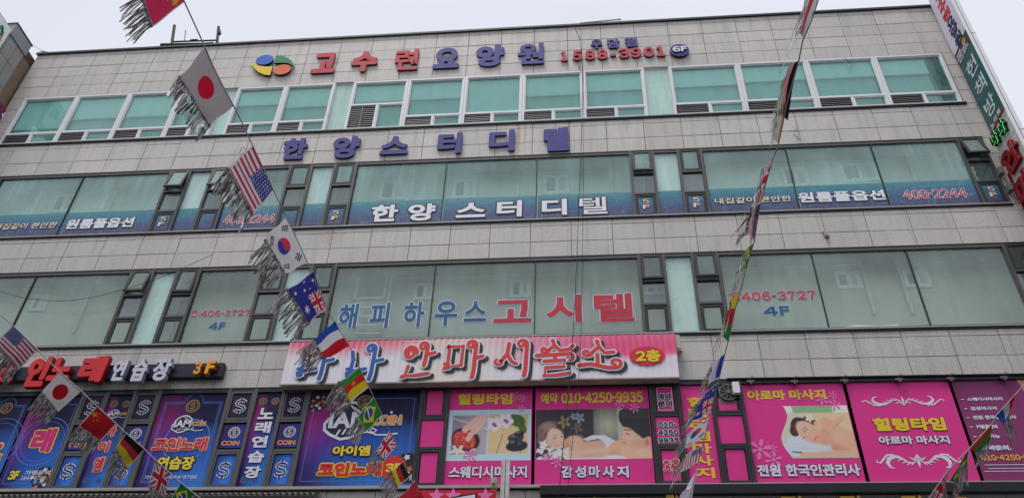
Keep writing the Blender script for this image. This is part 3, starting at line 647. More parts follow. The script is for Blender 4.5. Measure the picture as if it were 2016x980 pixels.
def dollar(par, cx, cz, h, Y, m=None, om=None, lw=None):
    """an S crossed by a short bar at its head and foot, drawn as a stroke"""
    m = m or whs; w = h*.3; lw = lw or h*.10
    P = [(.92, .60), (.70, .86), (.05, .98), (-.62, .84), (-.86, .50), (-.62, .20), (.05, .02), (.66, -.18), (.92, -.50), (.66, -.84), (-.05, -.98), (-.74, -.86), (-.95, -.58)]
    pts = [(cx+w*a, cz+h*.36*b) for a, b in P]; mb = MB(); k = 1 if om else 0
    for ww, mi, yy in ([(lw*2.0, 0, 0), (lw*.95, 1, -.003)] if om else [(lw, 0, 0)]):
        mb.ribbon(pts, ww, Y+yy, mi)
        mb.ribbon([(cx, cz+h*.34), (cx, cz+h*.5)], ww, Y+yy, mi); mb.ribbon([(cx, cz-h*.34), (cx, cz-h*.5)], ww, Y+yy, mi)
    mb.build("dollar_symbol", [m, om] if om else [m], par)
def coin(par, cx, cz, r, Y, m=gold, dm=None):
    mb = MB(); mb.disc(cx, cz, r, r, Y, mi=1); mb.ring(cx, cz, r*.88, r, Y-.001); mb.ring(cx, cz, r*.62, r*.7, Y-.001)
    for i in range(12): a = i*math.pi/6; mb.ribbon([(cx+r*.74*math.cos(a), cz+r*.74*math.sin(a)), (cx+r*.84*math.cos(a), cz+r*.84*math.sin(a))], r*.12, Y-.001)
    mb.build("coin_emblem", [m, nvy], par); dollar(par, cx, cz, r*1.0, Y-.003, dm or m, lw=r*.13)
for i in range(4):
    a, b = V3[i]; w = W3[i]
    for (z0, z1), k in (((8.36+.04, 9.07), 'top'), ((7.72, 8.32), 'mid'), ((6.89, 7.63), 'low')):
        ins = .06 if k == 'mid' else .10; sgrid(a+ins, b-ins, z0+.03, z1-.03, YP-.03, 8, 8, coin_grad(k), "printed_card", w)
        xm = (a+b)/2
        if k == 'mid': coin(w, xm+.02, 8.10, .13, YP-.035, whs); text(w, "COIN", (xm-.20, 7.80, xm+.19, 7.91), YP-.034, orng, off=.02, ring=.006)
        else: dollar(w, xm, (z0+z1)/2, .38, YP-.035, whs, nvy)
pk_fill = lambda r, g, b: (lambda u, w: P3(r, g, b)+0*u[..., None])
def ballm(par, cx, cz, r, Y):
    mb = MB(); mb.disc(cx, cz, r, r, Y)
    for i, (a, rr, mi) in enumerate(((20, .62, 1), (95, .7, 2), (150, .55, 1), (215, .66, 3), (270, .3, 2), (300, .72, 2), (340, .2, 1), (50, .9, 3), (180, .95, 2), (250, .92, 1))):
        px, pz = cx+r*rr*math.cos(math.radians(a)), cz+r*rr*math.sin(math.radians(a)); rs = r*.24
        mb.poly([(px+rs*(1 if k % 2 == 0 else .5)*math.cos(math.radians(36*k+90+a)), pz+rs*(1 if k % 2 == 0 else .5)*math.sin(math.radians(36*k+90+a))) for k in range(10)], Y-.001, mi)
    mb.build("ball_emblem", [mat("ink_black", (.012, .012, .018), .5), mat("ink_burnt", pc(190, 95, 50), .5), whs, mat("ink_sky", pc(70, 140, 200), .5)], par)
def logo(par, box, Y, fist=True):
    """white fist-shaped outline with I AM inside, COIN beside it and a swash"""
    x0, z0, x1, z1 = box; w, h = x1-x0, z1-z0; U = lambda a, b: (x0+w*a, z0+h*b)
    loop = [U(*p) for p in ((.10, .62), (.14, .80), (.24, .93), (.36, .98), (.46, .92), (.56, .78), (.60, .60), (.57, .38), (.50, .20), (.38, .06), (.26, .02), (.12, .14), (.04, .26), (.03, .42), (.10, .62))]
    mb = MB(); mb.poly(loop[:-1][::-1], Y, 1); mb.ribbon(loop, h*.07, Y-.001, 0)
    for k in range(4): mb.ribbon([U(.20+.075*k, .12+.02*k), U(.24+.075*k, .27+.02*k)], h*.045, Y-.001)
    for k in range(4): mb.ribbon([U(.33+.045*k, .90-.05*k), U(.40+.045*k, .76-.06*k)], h*.04, Y-.001)
    sw = [U(.45, .14), U(.58, .20), U(.66, .16), U(.70, .24), U(.65, .30), U(.62, .22), U(.70, .12), U(.82, .12), U(.97, .15)]
    mb.ribbon(sw, h*.04, Y-.001); mb.disc(*U(.86, .70), h*.035, h*.035, Y-.001); mb.build("logo_outline", [whs, nvy], par)
    text(par, "IAM", (*U(.08, .30), *U(.58, .72)), Y-.004, whs, (h*.012, nvy), off=.03, ring=h*.018)
    text(par, "COIN", (*U(.63, .36), *U(1, .62)), Y-.004, orng, (h*.018, whs), off=.03, ring=h*.012)
def border(par, x0, x1, z0, z1, Y, cx=None, r=.16):
    mb = MB(); t = .012
    for d in (0, .035):
        a, b, c, e = x0+d, x1-d, z0+d, z1-d
        if d and cx is None: continue
        mb.box(a, a+t, Y, Y+.001, c, e).box(b-t, b, Y, Y+.001, c, e).box(a+t, b-t, Y, Y+.001, c, c+t)
        if cx is None: mb.box(a+t, b-t, Y, Y+.001, e-t, e)
        else: mb.box(a+t, cx-r-.03, Y, Y+.001, e-t, e).box(cx+r+.03, b-t, Y, Y+.001, e-t, e)
    if cx is not None: mb.ribbon(arc(cx, z1, r+.03, r+.03, 180, 0, 16), .012, Y)
    mb.build("border_line", [faint], par)
def poster(name, label, x0, x1, kind='big', col=None, nx=30, nz=30, cat="poster"):
    t = thing(name, label, cat, ((x0+x1)/2, YP, 6.9)); a, b = x0+.022, x1-.022
    sgrid(a, b, 6.89, 9.06, YP, nx, nz, coin_grad(kind) if col is None else col, "printed_sheet", t); return t
Z = lambda r, y: None
# left end poster, only its right half in the photograph
p0 = poster("window_poster", "purple and blue window poster with coin badge, cut by the photo's left edge", 2.53, 3.84)
cq = onY(11, 803, 0); border(p0, 2.65, 3.74, 7.0, 8.86, YP-.004, cq[0], .15); coin(p0, cq[0], cq[2]+.02, .14, YP-.006)
q = onY(0, 868, 0)
MB().ring(q[0]-.1, q[2], .56, .575, YP-.003, 48).ring(q[0]-.1, q[2], .45, .46, YP-.003, 48).build("circle_line", [faint], p0)
text(p0, "노", (2.95, 7.55, 4.0-.33, 8.2), YP-.004, mg, (.035, yl), off=.03, ring=.02)
p1 = poster("window_poster", "purple and blue window poster with one huge magenta letter edged in yellow", 3.84, 5.03)
border(p1, 3.95, 4.94, 7.0, 8.86, YP-.004)
q = onY(82, 866, 0); MB().ring(q[0], q[2], .55, .57, YP-.003, 48).ring(q[0], q[2], .46, .47, YP-.003, 48).build("circle_line", [faint], p1)
text(p1, "래", B(T(0, 3, 215, 618), T(0, 3, 462, 430), YP), YP-.004, mg, (.03, yl), off=.03, ring=.03)
q = onY(83, 942, 0); ballm(p1, q[0]-.02, q[2]+.05, .25, YP-.003)
text(p1, "3F", B(T(0, 3, 55, 838), T(0, 3, 165, 765), YP), YP-.008, yl, (.01, nvy), off=.02, ring=.012)
text(p1, "가맹문의", B(T(0, 3, 190, 798), T(0, 3, 405, 760), YP), YP-.008, whs, off=.02); text(p1, "1644-9786", B(T(0, 3, 160, 838), T(0, 3, 362, 806), YP), YP-.008, whs, off=.012)
p2 = poster("window_poster", "narrow blue window poster with three stacked red letters behind the Chinese flag", 5.62, 6.25)
for x, y, r in ((893, 232, .085), (988, 232, .085), (672, 835, .07), (770, 835, .07)): q = onY(*T(0, 3, x, y)); coin(p2, q[0], q[2], r, YP-.004, gold if y < 400 else faint)
q = onY(*T(0, 3, 905, 318)); logo(p2, (5.72, q[2]-.1, 6.2, q[2]+.13), YP-.004)
for ch, a, b, c, d in (("아", 822, 500, 935, 405), ("이", 757, 622, 880, 530), ("엠", 712, 778, 838, 655)): text(p2, ch, B(T(0, 3, a+8, b-4), T(0, 3, c-8, d+4), YP), YP-.004, rd, [(.010, whs), (.016, orng)], "letter", ring=.01)
p3 = poster("window_poster", "blue and purple window poster with red and yellow Korean words and a fist logo", 6.86, 8.40, nx=40)
q = onY(*T(0, 3, 1515, 250)); border(p3, 6.99, 8.29, 7.0, 8.87, YP-.003, q[0], .17); coin(p3, q[0], q[2], .16, YP-.005)
MB().ring(7.72, 7.95, .48, .51, YP-.002, 48).ring(7.72, 7.75, .2, .215, YP-.002, 5).build("star_line", [faint], p3)
logo(p3, B(T(0, 3, 1330, 468), T(0, 3, 1640, 325), YP), YP-.006)
text(p3, "코인노래", B(T(0, 3, 1192, 612), T(0, 3, 1645, 502), YP), YP-.006, rd, [(.010, whs), (.016, orng)], ring=.008)
text(p3, "연습장", B(T(0, 3, 1225, 758), T(0, 3, 1545, 650), YP), YP-.006, yl, (.03, nvy), ring=.012)
text(p3, "가맹문의 1644-9786", B(T(0, 3, 1132, 832), T(0, 3, 1556, 796), YP), YP-.006, whs, off=.012)
p4 = poster("window_poster", "narrow blue window poster with five white letters stacked top to bottom", 9.04, 9.65)
for x, y in ((52, 210), (150, 210)): q = onY(*T(1, 3, x, y)); coin(p4, q[0], q[2], .085, YP-.004)
for x, y in ((1915, 832), (2005, 832)): q = onY(*T(0, 3, x, y)); coin(p4, q[0], q[2], .07, YP-.004, faint)
for ch, z in zip("노래연습장", (8.42, 8.09, 7.76, 7.42, 7.08)): text(p4, ch, (9.17, z, 9.52, z+.27), YP-.004, whs, (.014, nvy), "letter", ring=.014)
p5 = poster("window_poster", "largest blue and purple window poster with a big white fist logo and red yellow words", 10.23, 12.73, nx=50)
border(p5, 10.38, 12.58, 7.0, 8.88, YP-.003)
for (x, y, r) in ((480, 225, .2), (1185, 735, .33)): q = onY(*T(1, 3, x, y)); ballm(p5, q[0], q[2], r, YP-.0045)
logo(p5, B(T(1, 3, 500, 525), T(1, 3, 1165, 215), YP), YP-.008)
q = onY(*T(1, 3, 855, 218)); coin(p5, q[0], q[2], .17, YP-.016)
text(p5, "아이엠", B(T(1, 3, 597, 650), T(1, 3, 906, 565), YP), YP-.006, yl, (.03, nvy), ring=.012)
text(p5, "코인노래", B(T(1, 3, 478, 812), T(1, 3, 1000, 695), YP), YP-.006, rd, (.024, yl), ring=.024)
q = onY(*T(1, 3, 1090, 738)); MB().disc(q[0]-.02, q[2], .26, .27, YP-.007).build("red_disc", [rd], p5)
text(p5, "3F", B(T(1, 3, 1015, 778), T(1, 3, 1145, 705), YP), YP-.009, yl, off=.03, ring=.016)

PKC = (196, 48, 124)
pinkf = pk_fill(*PKC)
for i, w in enumerate(W3[4:]):
    a, b = V3[4+i]
    for (z0, z1), k in (((8.45, 9.03), 0), ((7.72, 8.32), 1), ((6.93, 7.60), 2)):
        ins = .045 if k == 1 else .11; z0 = 8.45 if (i != 2 or k) else 8.43; z0 = (z0, 7.72, 6.93)[k]
        if i == 2 and k == 0: z1 = 8.72
        sgrid(a+ins, b-ins, z0, z1, YP-.03, 3, 3, pinkf, "printed_card", w)
w = W3[5]; a, b = V3[5]
for s, bx, m, om in (("예약", ((1147, 205), (1253, 155)), mat("ink_black", (.01, .01, .01)), whs), ("문의", ((1150, 262), (1258, 212)), MATS["ink_black"], whs),
                     ("010-", ((1153, 425), (1292, 378)), MATS["ink_black"], whs), ("4250", ((1153, 485), (1306, 440)), MATS["ink_black"], whs), ("9935", ((1155, 545), (1312, 502)), MATS["ink_black"], whs), ("3층", ((1197, 780), (1322, 670)), whs, None)):
    text(w, s, B(T(2, 3, *bx[0]), T(2, 3, *bx[1]), 0), YP-.036, rd if om is None else m, (.014, whs), off=.022, ring=.004)
frame_box(MB(), a+.13, b-.13, 8.47, 9.01, .012, .0, .002).build("card_edge", whs, w)

def pinkposter(label, x0, x1, band=None):
    return poster("window_poster", label, x0, x1, col=pk_fill(*(band or PKC)), nx=2, nz=2)
def flower(par, cx, cz, r, Y, mi=0, n=6, a0=15, k=None):
    mb = MB()
    for i in range(n):
        a = math.radians(a0+360/n*i); c, s = math.cos(a), math.sin(a)
        pts = [(.18, 0), (.5, .16), (.82, .17), (1, 0), (.82, -.17), (.5, -.16)]
        mb.poly([(cx+r*(p*c-q*s), cz+r*(p*s+q*c)) for p, q in pts], Y-i*.00005, mi)
    mb.disc(cx, cz, r*.2, r*.2, Y+.0001, 10); return mb.build("flower_print", [pinkl], par)
yk = mat("ink_bright_yellow", pc(240, 205, 40), .5)
def sk(u): return u
def photo_feet(x, y):
    # tile coordinates: spa bath with feet (left) and orchid with stones (right)
    im = P3(178, 205, 215)+0*x[..., None]
    L = rect(x, y, 1535, 326, 1818, 638); g = np.clip((x-1520)/300, 0, 1)[..., None]
    im = im*(1-L[..., None])+(P3(120, 110, 128)*(1-g)+P3(165, 158, 165)*g)*L[..., None]
    im = over(im, seg(x, y, (1540, 350), (1820, 440), 10, .5)*L*.7, P3(200, 195, 200))
    im = over(im, ell(x, y, 1648, 520, 118, 92, 20)*L, P3(42, 34, 38)); 
    ins = ell(x, y, 1638, 522, 96, 68, 20)*L
    rr = np.random.RandomState(3); im = over(im, ins, P3(165, 45, 42))
    for _ in range(170):
        px, py = 1638+rr.uniform(-92, 92), 522+rr.uniform(-66, 66); c = (P3(205, 75, 62), P3(140, 28, 32), P3(225, 130, 115), P3(185, 50, 45))[rr.randint(4)]
        im = over(im, ell(x, y, px, py, rr.uniform(5, 9), rr.uniform(4, 7), rr.uniform(0, 180), .4)*ins, c)
    for a, b, ww, c in (((1800, 330), (1700, 400), 74, (214, 172, 160)), ((1700, 395), (1640, 440), 52, (208, 165, 152)), ((1790, 345), (1715, 450), 62, (222, 184, 170)), ((1712, 445), (1668, 515), 40, (214, 172, 158))):
        im = over(im, seg(x, y, a, b, ww, .12)*L, P3(*c))
    im = over(im, seg(x, y, (1770, 380), (1690, 470), 3, .6)*L*.5, P3(150, 105, 95))
    for i in range(5):
        a = math.radians(72*i+20); im = over(im, ell(x, y, 1590+34*math.cos(a), 606+22*math.sin(a), 30, 13, math.degrees(a), .2)*L, P3(208, 196, 182))
    im = over(im, ell(x, y, 1710, 602, 24, 10, -20, .3)*L, P3(225, 215, 210))
    R = rect(x, y, 1828, 322, 2145, 632); st = .5+.5*np.sin(y*.45)
    im = im*(1-R[..., None])+(P3(214, 190, 142)*(.84+.16*st[..., None]))*R[..., None]
    im = over(im, rect(x, y, 1828, 322, 2145, 420)*R*.5, P3(150, 160, 110))
    for a, b in (((1945, 480), (1900, 632)), ((2105, 430), (2090, 632))): im = over(im, seg(x, y, a, b, 5, .3)*R, P3(70, 60, 45))
    for cx, cy, rx, ry, r0 in ((2060, 375, 66, 48, 20), (2100, 430, 50, 30, 60), (2015, 350, 40, 30, 0)): im = over(im, ell(x, y, cx, cy, rx, ry, r0, .15)*R, P3(70, 92, 48))
    for cx, cy in ((1872, 400), (1965, 372)):
        for i in range(5): a = math.radians(72*i+10); im = over(im, ell(x, y, cx+32*math.cos(a), cy+30*math.sin(a), 33, 25, math.degrees(a), .2)*R, P3(238, 232, 236))
        for q in range(3): im = over(im, ell(x, y, cx-4+q*7, cy+6*q, 16, 13, 20*q, .6)*R*.8, P3(160, 35, 100))
    for cx, cy, rx, ry, c in ((2060, 575, 88, 42, 52), (2050, 510, 66, 36, 62), (2030, 560, 40, 40, 45), (2075, 480, 40, 24, 40)):
        im = over(im, ell(x, y, cx, cy, rx, ry, -5, .08)*R, P3(c-10, c-8, c)); im = over(im, ell(x, y, cx-rx*.2, cy-ry*.4, rx*.5, ry*.3, -5, .9)*R*.45, P3(135, 138, 145))
    return im
def photo_pair(x, y):
    g = np.clip((y-270)/400, 0, 1)[..., None]; im = P3(62, 55, 64)*(1-.3*g)+0*x[..., None]
    for xx in (240, 300, 360, 620): im = over(im, seg(x, y, (xx, 265), (xx-4, 690), 5, .7)*.5, P3(40, 36, 42))
    w = np.clip((x-655)/8, 0, 1); gg = np.clip(1-np.hypot((x-780)/160, (y-400)/160), 0, 1)[..., None]; im = im*(1-w[..., None])+(P3(96, 102, 92)*(1-gg)+P3(165, 168, 148)*gg)*w[..., None]
    im = over(im, seg(x, y, (725, 265), (722, 520), 5, .5)*.6, P3(175, 178, 160)); im = over(im, rect(x, y, 858, 260, 1130, 700)*.6, P3(188, 188, 172))
    for cx, cy, c, rr in ((412, 378, (150, 140, 85), 40), (540, 345, (140, 165, 175), 34), (520, 425, (120, 105, 95), 34), (490, 330, (150, 170, 180), 22)):
        for i in range(5): a = math.radians(72*i+30); im = over(im, ell(x, y, cx+rr*.8*math.cos(a), cy+rr*.8*math.sin(a), rr*.6, rr*.3, math.degrees(a), .3)*.8, P3(*c))
    # towel, backs, arms
    im = over(im, ell(x, y, 700, 620, 300, 88, -2, .10), P3(214, 178, 156)); im = over(im, ell(x, y, 490, 580, 90, 92, 10, .12), P3(200, 156, 130)); im = over(im, ell(x, y, 520, 560, 60, 60, 10, .95)*.8, P3(224, 184, 160)); im = over(im, ell(x, y, 430, 600, 40, 70, 10, .9)*.6, P3(170, 120, 98)); im = over(im, ell(x, y, 690, 560, 130, 26, -3, .9)*.6, P3(186, 142, 120))
    im = over(im, pol(x, y, [(565, 520), (640, 488), (745, 488), (855, 545), (790, 588), (762, 588), (730, 535), (690, 515), (600, 535)]), P3(226, 228, 236))
    im = over(im, ell(x, y, 900, 600, 130, 75, 0, .15), P3(214, 168, 140)); im = over(im, seg(x, y, (420, 640), (760, 640), 62, .12), P3(226, 188, 165)); im = over(im, seg(x, y, (560, 655), (900, 618), 30, .5)*.4, P3(190, 140, 115))
    im = over(im, seg(x, y, (900, 610), (1130, 640), 60, .15), P3(228, 190, 168)); 
    for k in range(4): im = over(im, seg(x, y, (905, 600+9*k), (985, 612+9*k), 9, .4)*.5, P3(205, 158, 134))
    im = over(im, seg(x, y, (430, 690), (1130, 690), 46, .1), P3(232, 230, 232)); im = over(im, ell(x, y, 820, 665, 90, 16, 0, .3), P3(236, 236, 240))
    # woman
    im = over(im, ell(x, y, 268, 450, 84, 78, -10, .10), P3(112, 90, 76)); im = over(im, ell(x, y, 225, 520, 40, 48, 0, .15), P3(112, 92, 80)); im = over(im, ell(x, y, 280, 405, 60, 30, -12, .9)*.6, P3(160, 136, 114))
    for k in range(6): im = over(im, seg(x, y, (205+8*k, 500-12*k), (300+6*k, 400+4*k), 6, .8)*.35, P3(150, 126, 106))
    im = over(im, pol(x, y, [(262, 520), (275, 455), (310, 425), (352, 432), (385, 455), (410, 490), (414, 540), (400, 580), (365, 598), (318, 595), (285, 570)]), P3(226, 192, 174))
    im = over(im, ell(x, y, 345, 470, 50, 34, 20, .95)*.7, P3(238, 208, 192)); im = over(im, ell(x, y, 300, 555, 50, 44, 20, .95)*.55, P3(196, 150, 130)); im = over(im, ell(x, y, 372, 535, 34, 26, -30, .95)*.6, P3(236, 196, 178)); im = over(im, ell(x, y, 268, 520, 14, 24, 10, .4), P3(206, 158, 138))
    for a_, b_, ww, c, al in (((318, 492), (350, 478), 6, (110, 80, 68), .7), ((378, 470), (402, 474), 6, (110, 80, 68), .7), ((322, 512), (350, 502), 8, (84, 62, 58), .75), ((380, 494), (402, 496), 8, (84, 62, 58), .75), ((342, 566), (392, 556), 9, (186, 92, 90), .8), ((348, 563), (386, 556), 3, (240, 232, 228), .8), ((376, 520), (384, 538), 6, (196, 150, 132), .7)): im = over(im, seg(x, y, a_, b_, ww, .7)*al, P3(*c))
    rr = np.random.RandomState(5)
    for _ in range(34):
        px, py = rr.uniform(180, 440), rr.uniform(590, 690); im = over(im, ell(x, y, px, py, rr.uniform(14, 30), rr.uniform(8, 16), rr.uniform(0, 180), .3)*.9, (P3(234, 230, 232), P3(214, 206, 212), P3(240, 240, 244))[rr.randint(3)])
    for i in range(5): a = math.radians(72*i); im = over(im, ell(x, y, 238+20*math.cos(a), 560+20*math.sin(a), 19, 12, math.degrees(a), .3), P3(240, 234, 234))
    # man
    im = over(im, ell(x, y, 1035, 640, 150, 50, 0, .15), P3(214, 170, 146))
    im = over(im, pol(x, y, [(868, 330), (880, 290), (930, 262), (1130, 262), (1130, 560), (1075, 560), (1040, 500), (1000, 470), (950, 440), (900, 420), (880, 385)]), P3(50, 47, 53)); im = over(im, ell(x, y, 965, 345, 96, 74, -10, .08), P3(50, 47, 53))
    im = over(im, pol(x, y, [(905, 425), (950, 430), (985, 455), (1010, 500), (1065, 520), (1110, 500), (1130, 520), (1130, 610), (1000, 610), (940, 590), (915, 560), (885, 552), (890, 535), (872, 520), (898, 485)]), P3(217, 174, 150))
    im = over(im, ell(x, y, 905, 548, 20, 13, 0, .4), P3(206, 150, 130)); im = over(im, ell(x, y, 950, 500, 48, 44, 20, .9)*.6, P3(230, 192, 168)); im = over(im, ell(x, y, 1020, 560, 70, 36, 0, .9)*.5, P3(186, 136, 112)); im = over(im, ell(x, y, 1092, 552, 22, 34, 8, .25), P3(200, 132, 114)); im = over(im, ell(x, y, 1092, 552, 11, 20, 8, .6)*.6, P3(165, 95, 82))
    for k in range(12):
        im = over(im, seg(x, y, (885+20*k, 345+4*(k % 4)), (905+20*k, 275), 8, .7)*.45, P3(92, 88, 96)); im = over(im, seg(x, y, (930+14*k, 420+9*k), (950+14*k, 380+8*k), 7, .7)*.5, P3(38, 36, 42))
    for a_, b_, ww, c in (((915, 446), (962, 450), 9, (62, 46, 42)), ((922, 476), (950, 486), 7, (80, 55, 48)), ((890, 548), (922, 556), 5, (160, 88, 82)), ((878, 520), (896, 524), 5, (165, 120, 100))): im = over(im, seg(x, y, a_, b_, ww, .5)*.9, P3(*c))
    im = over(im, seg(x, y, (905, 612), (1130, 640), 56, .2), P3(228, 190, 168))
    for k in range(4): im = over(im, seg(x, y, (905, 592+11*k), (990, 606+11*k), 3, .6)*.5, P3(190, 142, 120))
    return im
def photo_sleep(x, y):
    g = np.clip((x-100)/600, 0, 1)[..., None]; im = P3(186, 186, 172)*(1-g)+P3(206, 182, 142)*g
    im = over(im, rect(x, y, 100, 240, 218, 308), P3(210, 215, 210)); im = over(im, rect(x, y, 218, 240, 606, 306), P3(128, 162, 124)); im = over(im, rect(x, y, 606, 240, 760, 306), P3(205, 208, 198)); im = over(im, rect(x, y, 400, 312, 760, 420)*.7, P3(208, 180, 138))
    im = over(im, ell(x, y, 300, 600, 300, 66, 0, .12), P3(196, 204, 214)); im = over(im, pol(x, y, [(150, 500), (200, 485), (380, 520), (520, 560), (515, 612), (330, 620), (150, 570)]), P3(218, 226, 236)); im = over(im, seg(x, y, (150, 575), (520, 600), 8, .6)*.6, P3(165, 172, 186))
    im = over(im, ell(x, y, 560, 430, 110, 66, 35, .12), P3(206, 160, 134)); im = over(im, ell(x, y, 650, 555, 130, 120, 0, .08), P3(206, 158, 130)); im = over(im, ell(x, y, 620, 500, 80, 70, 0, .95)*.7, P3(226, 184, 158)); im = over(im, ell(x, y, 590, 600, 90, 40, 20, .95)*.5, P3(176, 126, 102)); im = over(im, ell(x, y, 480, 500, 66, 62, 30, .15), P3(200, 150, 124))
    for k in range(4): im = over(im, seg(x, y, (545+22*k, 440-18*k), (660+10*k, 372-10*k), 30, .2), P3(222-6*(k % 2), 174-5*(k % 2), 150))
    for k in range(3): im = over(im, seg(x, y, (552+22*k, 452-18*k), (640+10*k, 392-10*k), 3, .6)*.6, P3(170, 118, 98))
    im = over(im, ell(x, y, 285, 405, 118, 62, 8, .07), P3(58, 44, 40)); im = over(im, ell(x, y, 215, 440, 44, 56, -20, .1), P3(66, 52, 46)); im = over(im, ell(x, y, 380, 370, 60, 30, 25, .15), P3(70, 54, 46))
    im = over(im, ell(x, y, 348, 462, 118, 76, 32, .07), P3(226, 180, 156)); im = over(im, ell(x, y, 300, 428, 70, 46, 20, .4)*.8, P3(230, 188, 166)); im = over(im, ell(x, y, 410, 500, 60, 44, 20, .9)*.6, P3(210, 160, 134)); im = over(im, ell(x, y, 448, 520, 50, 46, 0, .9)*.5, P3(198, 146, 122))
    im = over(im, ell(x, y, 354, 490, 18, 12, 40, .5)*.8, P3(236, 192, 170)); im = over(im, ell(x, y, 425, 400, 16, 26, -20, .3), P3(212, 160, 138))
    for a, b, ww, c in (((292, 446), (326, 418), 6, (120, 80, 62)), ((300, 462), (340, 436), 6, (85, 55, 50)), ((272, 514), (302, 502), 6, (85, 55, 50)), ((376, 532), (412, 492), 9, (196, 90, 84)), ((340, 505), (352, 498), 5, (190, 140, 118))): im = over(im, seg(x, y, a, b, ww, .5)*.9, P3(*c))
    for i in range(5): a = math.radians(72*i+12); im = over(im, ell(x, y, 377+20*math.cos(a), 350+15*math.sin(a), 20, 12, math.degrees(a), .25), P3(240, 236, 225))
    im = over(im, ell(x, y, 377, 350, 8, 7, 0, .6), P3(225, 200, 120)); im = over(im, seg(x, y, (240, 640), (740, 622), 44, .15), P3(222, 176, 150)); im = over(im, rect(x, y, 100, 648, 760, 668), P3(180, 172, 150)); im = over(im, seg(x, y, (150, 612), (245, 618), 10, .3), P3(60, 55, 60))
    return im
def photo(par, fn, tbox, box, Y, nx, nz):
    x0, y1, x1, y0 = tbox
    o = sgrid(box[0], box[2], box[1], box[3], Y, nx, nz, lambda u, w: fn(x0+(x1-x0)*u, y1+(y0-y1)*w), "printed_photo", par); return o
# foot bath poster
t6 = pinkposter("pink window poster with a foot bath photo beside an orchid photo", 13.31, 15.13)
a = onY(*T(1, 3, 1520, 283))[2]; b = onY(*T(1, 3, 1490, 682))[2]
photo(t6, photo_feet, (1500, 685, 2170, 283), (13.35, b, 15.09, a), YP-.003, 230, 130)
text(t6, "힐링타임", B(T(1, 3, 1585, 248), T(2, 3, 6, 152), YP), YP-.005, yk, off=.03, ring=.014)
text(t6, "스웨디시마사지", B(T(1, 3, 1515, 826), T(2, 3, 120, 724), YP), YP-.005, whs, (.012, mat("ink_plum", pc(120, 30, 90))), off=.028, ring=.008)
for x, y, r in ((85, 190, .1), (30, 175, .13), (72, 268, .1), (-330, 640, .16)): q = onY(*T(2, 3, x, y)); flower(t6, q[0], q[2], r, YP-.0055)
t7 = pinkposter("pink window poster with a photo of a smiling woman and a man lying on towels", 15.15, 17.57)
bx = B(T(2, 3, 172, 678), T(2, 3, 1090, 270), YP); photo(t7, photo_pair, (172, 678, 1125, 270), (15.19, bx[1], 17.53, bx[3]), YP-.003, 260, 120)
text(t7, "예약", B(T(2, 3, 228, 238), T(2, 3, 362, 150), YP), YP-.005, yk, off=.03, ring=.008)
text(t7, "010-4250-9935", B(T(2, 3, 388, 236), T(2, 3, 1027, 140), YP), YP-.005, yk, off=.02, ring=.012)
for i, ch in enumerate("감성마사지"): x = (388, 495, 605, 715, 828)[i]; text(t7, ch, B(T(2, 3, x, 820), T(2, 3, x+88, 724), YP), YP-.005, whs, (.014, MATS["ink_plum"]), "letter", ring=.01)
for x, y, r in ((355, 690, .14), (965, 265, .12), (850, 225, .12), (270, 650, .1)): q = onY(*T(2, 3, x, y)); flower(t7, q[0], q[2], r, YP-.0055)
t8 = pinkposter("narrow pink window poster with eight yellow letters stacked behind the hanging flags", 18.20, 18.84)
for i, ch in enumerate("힐링타임마사지"):
    z = (8.55, 8.24, 7.94, 7.63, 7.57, 7.3, 6.98)[i] if 0 else 8.56-.26*i
    text(t8, ch, (18.34, z, 18.72, z+.22), YP-.005, yk, name="letter", off=.03, ring=.008)
t9 = pinkposter("pink window poster with a photo of a sleeping woman with a flower in her hair", 19.46, 21.57)
a = onY(*T(3, 3, 110, 250))[2]; b = onY(*T(3, 3, 120, 662))[2]; xl = onY(*T(3, 3, 115, 400))[0]
o = photo(t9, photo_sleep, (105, 662, 745, 250), (xl-.03, b, 21.53, a), YP-.004, 190, 120)
me = o.data; co_ = np.zeros(len(me.vertices)*3); me.vertices.foreach_get("co", co_); co_ = co_.reshape(-1, 3)
wx = (co_[:, 2]-b)/(a-b); xr = 21.53; sft = .10*np.sin(wx*6.283+2.6)+.06; k_ = (xr-co_[:, 0])/(xr-xl+.03); co_[:, 0] += np.clip(k_-.75, 0, 1)*4*sft; me.vertices.foreach_set("co", co_.reshape(-1)); me.update()
text(t9, "아로마 마사지", B(T(2, 3, 1860, 212), T(3, 3, 443, 122), YP), YP-.005, yk, off=.03, ring=.012)
text(t9, "전원 한국인관리사", B(T(2, 3, 1938, 812), T(3, 3, 712, 708), YP), YP-.005, whs, (.014, MATS["ink_plum"]), off=.03, ring=.01)
for x, y, r in ((515, 165, .1), (525, 240, .14), (430, 195, .14), (40, 580, .1), (45, 670, .18), (-60, 590, .24)): q = onY(*T(3, 3, x, y)); flower(t9, q[0], q[2], r, YP-.0065)
t10 = pinkposter("pink window poster with yellow and white words between two white scroll ornaments", 21.60, 23.68)
text(t10, "힐링타임", B(T(3, 3, 842, 455), T(3, 3, 1378, 342), YP), YP-.005, yk, (.012, MATS["ink_plum"]), off=.03, ring=.02)
text(t10, "아로마 마사지", B(T(3, 3, 880, 560), T(3, 3, 1415, 486), YP), YP-.005, whs, (.012, MATS["ink_plum"]), off=.028, ring=.008)
